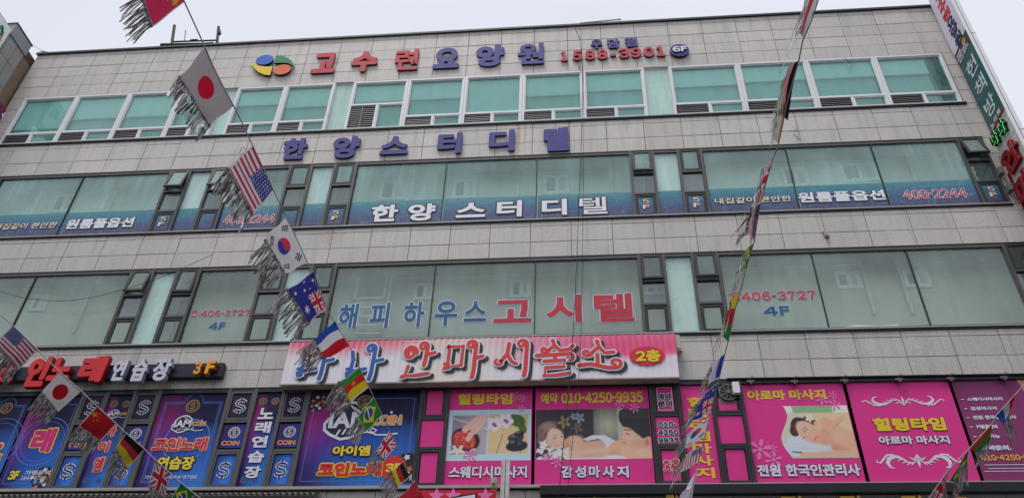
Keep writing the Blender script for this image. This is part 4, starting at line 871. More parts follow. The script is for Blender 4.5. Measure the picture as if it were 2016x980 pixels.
def scroll(par, cx, cz, w, h, flip):
    mb = MB(); s = -1 if flip else 1; A = lambda k, p: (cx+k*p[0]*w, cz+s*p[1]*h)
    for k in (-1, 1):
        mb.ribbon([A(k, p) for p in ((.03, -.1), (.12, .12), (.24, .10), (.34, -.12), (.44, -.32), (.56, -.36), (.68, -.2), (.74, .1), (.70, .42), (.60, .52))], [h*q for q in (.05, .10, .12, .14, .2, .26, .3, .26, .16, .02)], YP-.005)
        mb.ribbon([A(k, p) for p in ((.46, -.28), (.58, -.5), (.72, -.46), (.84, -.1), (.92, .12), (1.0, .02), (.96, -.2))], [h*q for q in (.04, .1, .14, .14, .12, .1, .02)], YP-.0056)
        for p0, p1 in (((.12, .1), (.20, .34)), ((.2, .1), (.3, .30)), ((.28, .0), (.40, .14)), ((.1, -.1), (.2, -.32)), ((.38, -.2), (.5, -.02))): mb.ribbon([A(k, p0), A(k, p1)], [h*.13, .004], YP-.0062)
        mb.ribbon([A(k, p) for p in ((.0, -.5), (.06, -.2), (.10, .05))], [h*.03, h*.12, .004], YP-.0068)
    mb.ribbon([A(1, p) for p in ((0, .5), (0, .1), (0, -.55))], [.004, h*.22, .004], YP-.0074); mb.build("scroll_ornament", [whs], par)
for p, q, fl in (((748, 255), (1375, 175), False), ((868, 745), (1500, 632), True)):
    bx = B(T(3, 3, *p), T(3, 3, *q), YP); scroll(t10, (bx[0]+bx[2])/2, (bx[1]+bx[3])/2, (bx[2]-bx[0])/2, (bx[3]-bx[1]), fl)
def plum(u, w):
    im = P3(118, 48, 92)+0*u[..., None]; m = np.clip((u-.62+.25*(w-1))/.01, 0, 1)
    im = over(im, m, P3(206, 176, 160)); x, y = u*100, w*100
    for cx, cy, r in ((72, 90, 16), (90, 80, 14), (80, 97, 12), (95, 60, 10)):
        for i in range(5): a = math.radians(72*i+25); im = over(im, ell(x, y, cx+r*.6*math.cos(a), cy+r*.6*math.sin(a), r*.55, r*.4, math.degrees(a), .4)*m*.8, P3(220, 130, 130))
    return im
t11 = poster("window_poster", "dark plum window poster listing services in small white lines at the right edge", 23.70, 25.82, col=plum, nx=90, nz=90)
for s, a, b, c, d in (("스웨디시마사지", 1572, 216, 1840, 184), ("감성마사지", 1598, 290, 1795, 257), ("전원 한국인관리사", 1618, 362, 1948, 325), ("커플룸완비", 1645, 435, 1800, 400), ("주차가능", 1672, 510, 1820, 478), ("예약문의.", 1680, 605, 1908, 562)):
    bx = B(T(3, 3, a, b), T(3, 3, c, d), YP); text(t11, s, bx, YP-.005, whs, off=.03, ring=.006 if b < 550 else .01)
    if b < 550: MB().box(bx[0]-.12, bx[0]-.06, YP-.006, YP-.005, (bx[1]+bx[3])/2-.008, (bx[1]+bx[3])/2+.008).build("dash", [whs], t11)
bx = B(T(3, 3, 1685, 685), T(3, 3, 2016, 635), YP); text(t11, "010-4250-9935", (bx[0], bx[1], bx[0]+(bx[2]-bx[0])*1.42, bx[3]), YP-.005, mat("ink_amber", pc(215, 165, 60)), off=.018, ring=.006)
for k, y in enumerate((712, 740, 762)): q = onY(*T(3, 3, 1710+30*(k == 1), y)); MB().box(q[0], 25.6, YP-.006, YP-.005, q[2]-.006, q[2]+.006).build("rule_line", [whs], t11)

# ------------------------------------------------------------------ light box sign over the third floor
t = thing("light_box_sign", "long pink and white corrugated light box sign with curly blue and red Korean letters", "sign", (13.9, -.1, 9.08))
bxm = mat("sign_box_metal", (.40, .34, .30), .6, var=.2)
SX0, SX1, SZ0, SZ1 = 9.62, 18.21, 9.09, 10.19
MB().box(SX0, SX1, -.225, -.02, SZ0, SZ0+.03).box(SX0, SX1, -.225, -.02, SZ1-.03, SZ1).box(SX0, SX0+.03, -.225, -.02, SZ0+.03, SZ1-.03).box(SX1-.03, SX1, -.225, -.02, SZ0+.03, SZ1-.03).box(SX0-.01, SX1+.01, -.262, -.225, SZ0-.012, SZ0+.02).build("box_body", bxm, t)
def signface(u, w):
    c = P3(205, 203, 210)+0*u[..., None]
    a = np.clip((w-.62+.1*np.sin(u*9))/.38, 0, 1)*np.clip(1.15-u*1.2, 0, 1); c = over(c, a, P3(222, 80, 110))
    s = .5+.5*np.sin(u*2*math.pi*62); c = over(c, a*s*.35, P3(240, 190, 200))
    r = np.clip((u-.52)/.3, 0, 1)*np.clip((w-(.33+.3*(u-.55)))/.1, 0, 1); c = over(c, r, P3(214, 62, 110))
    r2 = np.clip((u-.45)/.2, 0, 1)*np.clip((w-.2)/.3, 0, 1)*.35; c = over(c, r2, P3(222, 120, 160))
    wb = np.clip(1-np.abs(w-(.40+1.0*(u-.86)+.3*np.sin(u*6)))/.07, 0, 1)*np.clip((u-.84)/.02, 0, 1); c = over(c, wb, P3(226, 222, 226))
    cr2 = np.clip((u-.3)/.1, 0, 1)*np.clip((.6-u)/.1, 0, 1)*.55; c = over(c, cr2, P3(206, 196, 176))
    st = np.clip((w-.8)/.2, 0, 1)*np.clip((u-.58)/.1, 0, 1)*s*.5; c = over(c, st, P3(240, 170, 190))
    return c
sgrid(SX0+.01, SX1-.01, SZ0+.02, SZ1-.01, -.25, 620, 14, signface, "sign_face", t, ywave=lambda X, Z: .012*np.sin(X*2*math.pi/.139)*np.clip((Z-SZ0)/.9, .25, 1))
sb = mat("ink_sign_blue", pc(38, 78, 150), .5); sr = mat("ink_sign_red", pc(190, 52, 48), .5); sbk = mat("ink_sign_shadow", (.02, .035, .035), .6)
def spiral(cx, cz, r, a0, turns=1.15, s=1, n=18):
    return [(cx+r*(1-.75*i/(n-1))*math.cos(a0+s*turns*2*math.pi*i/(n-1)), cz+r*(1-.75*i/(n-1))*math.sin(a0+s*turns*2*math.pi*i/(n-1))) for i in range(n)]
AV = lambda x, zb, zt: [[(x-.03, zb), (x, zb+.18), (x+.03, zt-.12)]+spiral(x-.10, zt-.10, .14, -.15, 1.1)]
SG = {
 '나': [[(.08, .80), (.13, .55), (.10, .25)], [(.0, .18), (.30, .27), (.52, .30)], [(.0, .30), (.12, .30)], [(.02, .10), (.12, .12)]]+AV(.70, .0, .98)+[[(.70, .50), (.98, .56)]],
 '안': [spiral(.26, .72, .20, 0, 1.6, 1, 26)]+AV(.74, .36, 1.0)+[[(.74, .66), (1.0, .72)], [(.24, .33), (.18, .06), (.50, .07), (.86, .12)], [(.18, .06), (.08, .03)]],
 '마': [[(.10, .86), (.08, .30), (.44, .34), (.46, .88), (.05, .86)], [(.0, .38), (.1, .36)], [(.0, .26), (.12, .28)]]+AV(.78, .0, 1.0)+[[(.78, .52), (1.0, .58)]],
 '시': [[(.42, .92), (.38, .62), (.20, .40)]+spiral(.14, .42, .12, 0, -1.0*.9, 1, 12)[:9], [(.38, .62), (.50, .40), (.62, .34)]]+AV(.86, .0, 1.0),
 '술': [[(.42, 1.0), (.46, .86), (.30, .72)]+spiral(.20, .74, .11, -.2, -.95, 1, 12), [(.46, .86), (.60, .72), (.84, .74), (.94, .84)], [(.0, .58), (.55, .60), (.88, .62)]+spiral(.86, .50, .12, 1.57, -.8, 1, 10)[:7], [(.48, .60), (.48, .42)], [(.20, .42), (.72, .44), (.70, .26), (.24, .24), (.20, .02), (.52, .03), (.84, .08)]],
 '소': [[(.46, 1.0), (.50, .80), (.32, .58)]+spiral(.20, .60, .13, -.2, -.95, 1, 12), [(.50, .80), (.64, .58), (.86, .60)], [(.46, .52), (.46, .22)], [(.0, .16), (.30, .20), (.70, .06), (.90, .06)]+spiral(.88, .22, .17, -1.4, 1.0, 1, 16)],
}
for ch, bl, tr, m in (("나", (583, 746), (663, 678), sb), ("나", (680, 747), (759, 678), sb), ("안", (785, 744), (858, 675), sr), ("마", (873, 743), (952, 672), sr), ("시", (968, 740), (1046, 670), sr), ("술", (1056, 741), (1132, 669), sr), ("소", (1140, 728), (1218, 670), sr)):
    x0, z0, x1, z1 = B(bl, tr, -.27); mb = MB(); w, h = x1-x0, z1-z0; lw = .085
    for (dx, dz, ww, mi, y) in ((.075, -.06, lw*1.6, 2, -.268), (0, 0, lw*1.75, 1, -.274), (0, 0, lw, 0, -.280)):
        for k, st in enumerate(SG[ch]):
            n = len(st); wd = [ww*(1.12-.45*i/n) if n > 8 else ww for i in range(n)]
            mb.ribbon([(x0+w*p[0]+dx, z0+h*p[1]+dz) for p in st], wd, y-k*.0005, mi)
            for p, e in ((st[0], wd[0]), (st[-1], wd[-1])): mb.disc(x0+w*p[0]+dx, z0+h*p[1]+dz, e*.5, e*.5, y-k*.0005-.0002, 10, mi)
            if n < 8:
                for p in st[1:-1]: mb.disc(x0+w*p[0]+dx, z0+h*p[1]+dz, ww*.5, ww*.5, y-k*.0005-.0003, 10, mi)
    mb.build("letter", [m, whs, sbk], t)
q = onY(1274, 700, -.27); MB().disc(q[0], q[2], .38, .235, -.272, 40).build("red_disc", [mat("ink_crimson", pc(188, 34, 66))], t)
text(t, "2층", B((1252, 713), (1299, 688), -.27), -.275, yk, (.008, mat("ink_olive", (.2, .12, .02))), off=.03, ring=.02)
MB().box(SX1+.002, SX1+.09, -.22, -.03, 9.83, 10.17).box(SX1+.002, SX1+.12, -.20, -.05, 9.78, 9.825).build("end_bracket", mat("bracket_ivory", (.45, .42, .34), .6, var=.2), t)

# ------------------------------------------------------------------ channel letter sign at the left
t = thing("channel_letter_sign", "dark bar sign with thick red, white and yellow letters above the blue window posters", "sign", (5.5, -.1, 9.4))
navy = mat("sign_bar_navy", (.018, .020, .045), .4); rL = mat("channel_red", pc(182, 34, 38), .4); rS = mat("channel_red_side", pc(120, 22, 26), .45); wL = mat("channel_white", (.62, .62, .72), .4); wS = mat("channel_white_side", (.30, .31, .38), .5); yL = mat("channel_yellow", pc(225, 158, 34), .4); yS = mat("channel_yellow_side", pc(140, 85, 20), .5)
MB().box(.5, 8.19, -.17, -.02, 9.39, 9.73).build("bar", navy, t)
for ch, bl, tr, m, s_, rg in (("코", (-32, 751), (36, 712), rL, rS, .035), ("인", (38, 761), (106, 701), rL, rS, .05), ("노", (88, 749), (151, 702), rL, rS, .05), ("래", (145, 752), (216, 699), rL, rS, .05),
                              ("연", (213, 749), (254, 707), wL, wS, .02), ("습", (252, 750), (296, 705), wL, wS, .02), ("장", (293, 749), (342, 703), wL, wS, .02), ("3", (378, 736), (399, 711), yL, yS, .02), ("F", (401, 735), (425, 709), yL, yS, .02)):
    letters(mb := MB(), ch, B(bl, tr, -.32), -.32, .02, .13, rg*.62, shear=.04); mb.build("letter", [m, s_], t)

# ------------------------------------------------------------------ projecting sign at the right
t = thing("projecting_sign", "tall projecting sign at the building corner with white, brown, green and neon panels", "sign", (26.7, -.6, 8.5))
swh = mat("sign_case_white", (.80, .80, .82), .35, var=.03); FX = 26.62
MB().box(FX+.004, FX+.20, -1.05, -.14, 8.5, 22.8).build("case", swh, t)
for z in (22.2, 18.9, 15.2, 11.9): MB().box(FX+.1, FX+.203, -1.054, -1.05, z-.006, z+.006).build("case_joint", dark, t)
MB().box(FX+.085, FX+.10, -1.053, -1.05, 8.5, 22.8).build("case_seam", dark, t)
def side(name, y0, y1, z0, z1, m, x=FX, zs=0.): return MB().obox((x, -y1, z0-zs), (.003, 0, 0), (0, y1-y0, zs), (0, 0, z1-z0)).build(name, m, t)
side("white_panel", .15, 1.04, 19.08, 22.7, mat("panel_white", (.66, .64, .74), .4)); side("brown_panel", .15, 1.04, 18.58, 19.078, mat("panel_brown", (.035, .022, .026), .4))
side("green_panel", .15, 1.04, 15.98, 18.578, mat("panel_green", (.025, .105, .10), .4)); side("neon_panel", .15, 1.04, 8.6, 15.95, mat("panel_offwhite", (.58, .56, .56), .5, var=.1))
MB().obox((FX-.03, -1.05, 15.95), (.03, 0, 0), (0, .91, 0), (0, 0, .03)).build("neon_border", mat("border_red", pc(160, 30, 30)), t)
for z in np.arange(9.0, 15.9, .62): MB().obox((FX-.001, -1.04, z), (.002, 0, 0), (0, .89, 0), (0, 0, .012)).build("panel_seam", dark, t)
fr = lambda a, b, y: (FX-.006+y, -a, b)
def stext(s, box, m, sd=None, depth=0., off=.02, ring=0., name="letter", lift=0.):
    letters(mb := MB(), s, box, -lift, off, depth, ring, frame=fr); return mb.build(name, [m, sd or m], t)
for i, ch in enumerate("고수련요양원"):
    z = 21.22-i*.365; stext(ch, (.40, z-.34, .84, z), mat("print_crimson", pc(185, 25, 60)) if i < 3 else mat("print_navy", pc(28, 32, 70)), ring=.012)
for (a, z, c) in ((.36, 21.72, (40, 80, 180)), (.52, 21.70, (60, 150, 90)), (.40, 21.56, (225, 190, 50)), (.56, 21.54, (220, 90, 50))):
    MB().obox((FX-.006, -a-.06, z-.06), (.002, 0, 0), (0, .12, .02), (0, .02, .12)).build("emblem", mat("emblem_s%d" % c[0], pc(*c)), t)
for s, a, b, z0, z1 in (("우담점", .22, .50, 18.86, 18.96), ("1588-3901", .20, .82, 18.74, 18.85), ("410-2070", .24, .90, 18.61, 18.72)): stext(s, (a, z0, b, z1), whs, name="lettering", ring=.004)
MB().obox((FX-.008, -.86, 18.84), (.002, 0, 0), (0, .17, 0), (0, 0, .17)).build("floor_badge", yk, t); stext("6F", (.71, 18.87, .84, 18.98), ink_dk, name="lettering", lift=.004)
for i, ch in enumerate("헌책방"): stext(ch, (.34, 17.78-i*.74, .88, 18.32-i*.74), mat("print_pale", (.60, .68, .70), .5), off=.012)
for i, ch in enumerate("노아북"): stext(ch, (.26+.22*i, 16.02, .44+.22*i, 16.18), MATS["print_pale"], ring=.006)
def emis(name, c, st):
    m = bpy.data.materials.new(name); tt, n, l, p = nodes(m); p.inputs['Base Color'].default_value = (*c, 1); p.inputs['Emission Color'].default_value = (*c, 1); p.inputs['Emission Strength'].default_value = st; return m
ng, nr = emis("neon_green_tube", (.10, .80, .22), 1.0), emis("neon_red_tube", (.75, .03, .04), .45); blk = mat("channel_black", (.012, .02, .016), .5); drd = mat("channel_dark_red", (.16, .012, .014), .45)
for ch, a0, z0, a1, z1, m, f in (("나", .16, 15.42, .50, 15.84, ng, blk), ("나", .56, 15.38, .92, 15.80, ng, blk), ("안", .18, 14.42, .96, 15.10, nr, drd), ("마", .18, 13.42, .96, 14.18, nr, drd), ("시", .18, 12.5, .96, 13.2, nr, drd)):
    stext(ch, (a0, z0, a1, z1), m, f, depth=.0, ring=.022, name="letter", lift=.10)
    stext(ch, (a0+.012, z0+.012, a1-.012, z1-.012), f, f, depth=.11, ring=.012, name="letter_face", lift=.112)
for z in (21.2, 19.3, 17.2, 15.3, 13.0, 10.8): MB().box(26.70, 26.76, -.14, .02, z, z+.05).build("wall_bracket", dark, t)
MB().box(FX-.06, FX-.0, -.17, -.13, 8.6, 14.6).build("red_edge", rS, t)
for k, (x, z) in enumerate(((26.48, 14.75), (26.52, 14.2))):
    o = MB().box(x-.07, x+.05, -.16, .0, z-.1, z+.1).tube([(x, -.1, z-.1), (x-.06, -.14, z-.25), (x+.03, -.1, z-.4), (x-.04, -.12, z-.55)], .012).tube([(x+.02, -.1, z+.1), (x+.08, -.12, z+.3), (x+.12, -.1, z+.5)], .01).build("junction_box", mat("box_grey", (.18, .17, .17), .6), None)
    tag(o, ("grey junction box with loose wires beside the projecting sign, the upper one", "grey junction box with loose wires beside the projecting sign, the lower one")[k], "junction box")

# ------------------------------------------------------------------ neighbour at the left
t = thing("neighbouring_building", "corner of the grey and brown building next door at the left edge", "building", (-4, 0, -1.6))
gp = mat("cladding_grey", (.30, .30, .29), .5, var=.08, rnd=.08, bump=.2); br = mat("render_brown", (.235, .165, .11), .8, var=.08); brr = mat("render_redbrown", (.11, .06, .05), .8)
MB().box(-12, -1.13, -.36, 8, -1.6, 21.0).build("wall", br, t); MB().box(-12, -1.14, -.359, 8, 21.0, 21.38).build("parapet", brr, t)
MB().box(-12, -1.16, -1.12, -.362, -1.6, 21.2).build("bay_core", wallm, t)
for z0, z1 in zip((21.05, 20.28, 19.45, 18.6, 17.7, 16.8), (20.28, 19.45, 18.6, 17.7, 16.8, 15.9)):
    for y0, y1 in ((-1.12, -.74), (-.74, -.37)):
        MB().box(-1.155, -1.12, y0+.008, y1-.008, z1+.008, z0-.008).build("panel", gp, t)
    for x0 in (-2.3, -3.5): MB().box(x0+.008, x0+1.18, -1.16, -1.125, z1+.008, z0-.008).build("panel", gp, t)
MB().box(-12, -1.08, -1.2, -.34, 21.05, 21.55).build("cornice", mat("cornice_grey", (.24, .25, .26), .5), t); MB().box(-12, -1.06, -1.22, -.32, 21.552, 21.60).build("coping", mat("coping_dark", (.05, .055, .06), .5), t)
t = thing("shop_sign", "white sign panel with green and orange swirl on the neighbouring building at upper left", "sign", (-1.2, -1.5, 20.5))
MB().box(-1.35, -1.05, -2.1, -1.26, 19.9, 21.15).build("sign_case", mat("case_aluminium", (.45, .46, .46), .4, .4), t)
MB().box(-1.049, -1.04, -2.06, -1.30, 19.95, 21.10).build("sign_face", swh, t)
MB().tube([(-1.03, -1.75, 20.55), (-1.03, -1.62, 20.85), (-1.03, -1.5, 20.7), (-1.03, -1.48, 20.45)], .05, 8).build("green_swirl", mat("print_green", pc(50, 110, 80)), t)
MB().tube([(-1.03, -1.55, 20.5), (-1.03, -1.46, 20.38)], .07, 8).build("orange_dot", mat("print_orange", pc(190, 110, 70)), t)
t = thing("pharmacy_sign", "small plum coloured sign with a white cross at the left edge beside the top windows", "sign", (-1.1, -.2, 18.6))
q = onX(6, 228, -1.0); MB().box(-1.12, -1.0, q[1]-.5, q[1]+.20, 17.9, 18.9).build("sign_case", mat("panel_plum", pc(105, 35, 65)), t)
MB().box(-.999, -.995, q[1]-.07, q[1]+.09, q[2]-.03, q[2]+.05).build("cross_bar", whs, t); MB().box(-.994, -.99, q[1]-.02, q[1]+.04, q[2]-.10, q[2]+.12).build("cross_post", whs, t)

# ------------------------------------------------------------------ things on the roof
rf = mat("roof_steel_black", (.012, .011, .016), .5)
def p3(c, r, x, y, Y): return tuple(onY(*T(c, r, x, y), Y))
o = MB()
for a, b, r in (((1374, 202), (1350, 372), .032), ((1722, 213), (1706, 372), .03), ((1362, 331), (1714, 319), .02), ((1350, 352), (1712, 345), .015), ((1268, 358), (1610, 352), .045), ((1310, 368), (1680, 346), .04), ((1462, 238), (1452, 328), .008), ((1725, 240), (1728, 270), .04), ((1500, 322), (1555, 318), .03)): o.tube([p3(0, 0, *a, .3), p3(0, 0, *b, .3)], r*1.5)
tag(o.build("roof_frame", rf), "black steel sign frame standing on the roof edge near the left", "frame")
al = mat("antenna_metal", (.28, .26, .26), .5, .5)
for k, (a, b, vs) in enumerate((((22, 234), (343, 201), (130, 185, 238, 325)), ((534, 185), (860, 154), (555, 642, 695, 752, 842)))):
    o = MB().tube([p3(2, 0, *a, .5), p3(2, 0, *b, .5)], .022)
    for v in vs: y = a[1]+(b[1]-a[1])*(v-a[0])/(b[0]-a[0]); o.tube([p3(2, 0, v, y-(14 if v == 842 else 0), .5), p3(2, 0, v+2, 262-.052*v+6, .5)], .008)
    tag(o.build("roof_rail", al), ("low thin metal rail on the roof, the left one of two" , "longer thin metal rail on the roof, the right one of two")[k], "rail", "thin rails on the roof edge")
o = MB()
for k in range(3): o.tube([p3(0, 0, 290+25*k, 425-k*4, .4), p3(0, 0, 330+22*k, 405+3*k, .4), p3(0, 0, 385+10*k, 425, .4)], .012)
tag(o.build("cable_coil", rf), "small coil of cable on the roof corner at the left", "cable")
tag(MB().tube([p3(0, 0, 240, 350, -.2), p3(0, 0, 320, 395, 0), p3(0, 0, 400, 424, .2)], .006).build("thin_wire", rf), "thin wire sagging between the neighbouring roof and this roof", "wire")

# ------------------------------------------------------------------ cables down the facade
cb = mat("cable_black", (.012, .012, .014), .5)
c1 = [(2, 0, 490, 205), (2, 0, 512, 260), (2, 0, 540, 320), (2, 0, 551, 420), (2, 0, 556, 700), (2, 0, 550, 978), (2, 1, 541, 260), (2, 1, 528, 600), (2, 1, 514, 978), (2, 2, 498, 350), (2, 2, 480, 690), (2, 3, 447, 110), (2, 3, 410, 500), (2, 3, 372, 930), (2, 3, 366, 1100)]
tag(MB().tube([tuple(onY(*T(*p), -.32)) for p in c1], .009).build("cable", cb), "thicker black cable hanging from the roof down the middle of the facade", "cable")
c2 = [(2, 0, 522, 208), (2, 0, 545, 260), (2, 0, 540, 320), (2, 0, 562, 600), (2, 0, 560, 978), (2, 1, 562, 400), (2, 1, 556, 978), (2, 2, 548, 400), (2, 2, 542, 690), (2, 3, 522, 110), (2, 3, 480, 500), (2, 3, 436, 930), (2, 3, 425, 1100)]
tag(MB().tube([tuple(onY(*T(*p), -.33)) for p in c2], .006).build("cable", cb), "thinner dark cable hanging just right of the thick black cable", "cable")
c3 = [(0, 2, -60, 300), (0, 2, 60, 352), (0, 2, 200, 390), (0, 2, 400, 409), (0, 2, 560, 405), (0, 2, 760, 375), (0, 2, 960, 322), (0, 2, 1220, 243), (0, 2, 1400, 170), (0, 2, 1555, 97), (0, 2, 1672, 45)]
tag(MB().tube([tuple(onY(*T(*p), -.25)) for p in c3], .006).build("thin_wire", cb), "thin wire drooping across the left fourth floor windows", "wire")
for k, pts in enumerate((((3, 0, 560+40, 455), (3, 0, 650, 500), (3, 0, 655, 530), (3, 0, 675, 480)), ((3, 1, 222, 30), (3, 1, 205, 80), (3, 1, 250, 120), (3, 1, 232, 128)), ((0, 1, 1885, 225), (0, 1, 1905, 185), (0, 1, 1945, 190)), ((3, 0, 88, 510), (3, 0, 95, 580), (3, 0, 110, 540)), ((2, 0, 525, 470), (2, 0, 528, 550), (2, 0, 534, 520)))):
    tag(MB().tube([tuple(onY(*T(*p), -.05)) for p in pts], .008).build("loose_wire", cb), ("short loose wire hanging over the top windows at the right", "short curled wire end on the granite left of the fifth floor right windows", "bent wire stub on the granite just left of the stars and stripes", "short loose wire on the parapet right of the long flag string", "short dark wire end under the telephone number on the parapet")[k], "wire")
q = onY(1628, 467, 0); o = MB()
for i in range(14): a = random.uniform(0, 6.28); r = random.uniform(.01, .045); o.box(q[0]+r*math.cos(a)-.02, q[0]+r*math.cos(a)+.02, random.uniform(-.06, -.03), .0, q[2]+r*.8*math.sin(a)-.018, q[2]+r*.8*math.sin(a)+.018)
o.tube([(q[0]-.05, -.02, q[2]+.05), (q[0]-.08, -.03, q[2]+.16)], .012); tag(o.build("wasp_nest", mat("nest_mud", (.26, .20, .17), .9)), "small brown clump like a nest stuck on the granite band", "nest")

# ------------------------------------------------------------------ exhaust fan, lamp, clips, lower edge
q = onY(*T(2, 3, 1702, 152), 0); t = thing("exhaust_fan", "round exhaust fan set in the top vent right of the stacked yellow letters", "fan", (q[0], -.02, q[2]-.2))
fm = mat("fan_grey", (.20, .20, .19), .5, .2); MB().box(q[0]-.19, q[0]+.30, .0, .04, q[2]-.24, q[2]+.24).build("mount_board", mat("board_grey", (.16, .15, .15), .7), t)
MB().prism([(q[0]+.185*math.cos(a), q[2]+.185*math.sin(a)) for a in np.linspace(0, 2*math.pi, 30, endpoint=False)], -.03, -.001).build("housing", blk, t)
MB().ring(q[0], q[2], .172, .19, -.05, 32).build("rim", fm, t); MB().prism([(q[0]+.035*math.cos(a), q[2]+.035*math.sin(a)) for a in np.linspace(0, 2*math.pi, 16, endpoint=False)], -.07, -.03).build("hub", fm, t)
for k in range(9): a = k*2*math.pi/9; MB().ribbon([(q[0]+.03*math.cos(a), q[2]+.03*math.sin(a)), (q[0]+.168*math.cos(a+.1), q[2]+.168*math.sin(a+.1))], .014, -.045).build("blade", fm, t)
q = onY(*T(2, 3, 1763, 118), -.1); t = thing("flood_light", "small white box lamp on a bracket beside the exhaust fan", "lamp", (q[0], -.1, q[2]))
MB().box(q[0]-.07, q[0]+.07, -.16, -.06, q[2]-.12, q[2]+.13).build("housing", swh, t); MB().box(q[0]-.02, q[0]+.06, -.06, .02, q[2]-.2, q[2]-.12).build("bracket", blk, t)
for k, (c, x, y) in enumerate(((2, 1878, 62), (3, 207, 62), (3, 600, 55), (3, 1030, 46), (3, 1437, 40), (3, 1858, 32))):
    q = onY(*T(c, 3, x, y), -.05); t = thing("sign_clamp", ("steel clamp on the rail over the left part of the sleeping woman poster", "steel clamp on the rail above the yellow words of the sleeping woman poster", "steel clamp where the sleeping woman poster meets the scroll poster", "steel clamp over the middle of the scroll ornament poster", "steel clamp where the scroll poster meets the plum poster", "steel clamp over the plum poster at the right edge")[k], "clamp", (q[0], -.05, q[2]), "clamps along the rail over the pink posters")
    MB().box(q[0]-.075, q[0]+.075, -.07, -.03, q[2]-.02, q[2]+.025).tube([(q[0], -.06, q[2]+.02), (q[0]+.02, -.09, q[2]+.09), (q[0]+.06, -.08, q[2]+.11), (q[0]+.08, -.07, q[2]+.07)], .007).box(q[0]-.025, q[0]+.025, -.10, -.04, q[2]-.07, q[2]-.021).build("clamp_body", mat("clamp_steel", (.13, .13, .13), .5, .4), t)
o = MB().tube([(19.2, -.045, 9.16), (26.4, -.045, 9.14)], .022, 8); tag(o.build("rail_pipe", blk), "black pipe rail running above the pink posters", "rail")
t = thing("red_banner", "red banner with pink stars and a black edged white card at the bottom edge", "banner", (13.5, -.3, 5.9))
bx = B(T(1, 3, 1290, 985), T(1, 3, 1890, 912), -.3); MB().box(bx[0], bx[2], -.30, -.27, 5.9, bx[3]).build("sheet", mat("banner_red", pc(175, 22, 42), .5), t)
for x, y in ((1420, 962), (1550, 962), (1805, 962)):
    q = onY(*T(1, 3, x, y), -.3); rs = .17; MB().poly([(q[0]+rs*(1 if k % 2 == 0 else .45)*math.cos(math.radians(36*k+90)), q[2]+rs*(1 if k % 2 == 0 else .45)*math.sin(math.radians(36*k+90))) for k in range(10)][::1], -.303).build("star", pinkl, t)
q = onY(*T(1, 3, 1650, 965), -.3); MB().obox((q[0]-.28, -.32, q[2]-.3), (.5, 0, .09), (0, .012, 0), (0, 0, .28)).build("card_edge", blk, t); MB().obox((q[0]-.25, -.325, q[2]-.3), (.44, 0, .08), (0, .004, 0), (0, 0, .25)).build("card", whs, t)
t = thing("weathered_post", "white weathered post rising past the foot bath poster at the bottom edge", "post", (14.65, -.6, -1.6))
bx = B(T(1, 3, 1925, 985), T(1, 3, 2002, 690), -.6); xa, xb = bx[0], bx[2]; pw = mat("post_white", (.55, .53, .53), .6, var=.25, scale=7)
MB().box(xa, xa+(xb-xa)*.46, -.66, -.56, -1.6, bx[3]).build("flange", pw, t); MB().box(xa+(xb-xa)*.54, xb, -.66, -.56, -1.6, bx[3]+.01).build("flange", pw, t); MB().box(xa+(xb-xa)*.46, xa+(xb-xa)*.54, -.62, -.57, -1.6, bx[3]-.01).build("web", mat("post_rust", (.16, .12, .10), .8), t)
q = onY(*T(1, 3, 1872, 868), -.6); MB().box(q[0]-.06, q[0]+.07, -.68, -.56, q[2]-.10, q[2]+.10).box(q[0]-.03, q[0]+.03, -.72, -.68, q[2]-.03, q[2]+.05).build("switch_box", mat("box_ivory", (.42, .40, .33), .6), t)
# corrugated awning edge at the lower left
me_x = np.linspace(2.5, 10.9, 420); mb = MB()
for i in range(len(me_x)-1):
    a, b = me_x[i], me_x[i+1]; za, zb = .018*math.sin(a*52), .018*math.sin(b*52); mb.quad((a, -.34, 6.60+za), (b, -.34, 6.60+zb), (b, -.02, 6.72+zb), (a, -.02, 6.72+za)); mb.quad((a, -.34, 6.585+za), (b, -.34, 6.585+zb), (b, -.34, 6.60+zb), (a, -.34, 6.60+za), 1)
tag(mb.build("corrugated_awning", [mat("awning_sheet", (.20, .17, .15), .7, var=.2), blk]), "corrugated beige awning edge under the blue window posters", "awning")
gl_ = mat("letter_gold", pc(170, 140, 60), .45); t = thing("raised_lettering", "row of gold letters cut off by the bottom edge under the pink posters", "sign", (21, -.2, 6.2))
for (c, x0, x1, y) in ((2, 1215, 1312, 948), (3, 105, 282, 966), (3, 572, 745, 964), (3, 1055, 1225, 962), (3, 1482, 1570, 970), (2, 640, 660, 972)):
    bx = B(T(c, 3, x0, 985), T(c, 3, x1, y), -.12); w = bx[2]-bx[0]; z = bx[3]
    frame_box(MB(), bx[0], bx[0]+w*(.62 if w > .2 else 1), z-.42, z, min(.07, w*.3), -.12, -.02).box(bx[0]+w*.75, bx[0]+w*.88, -.119, -.02, z-.45, z+.01).build("letter", [gl_], t) if w > .2 else MB().box(bx[0], bx[2], -.12, -.02, z-.4, z).build("letter", [gl_], t)
q = onY(1322, 664, -.05)

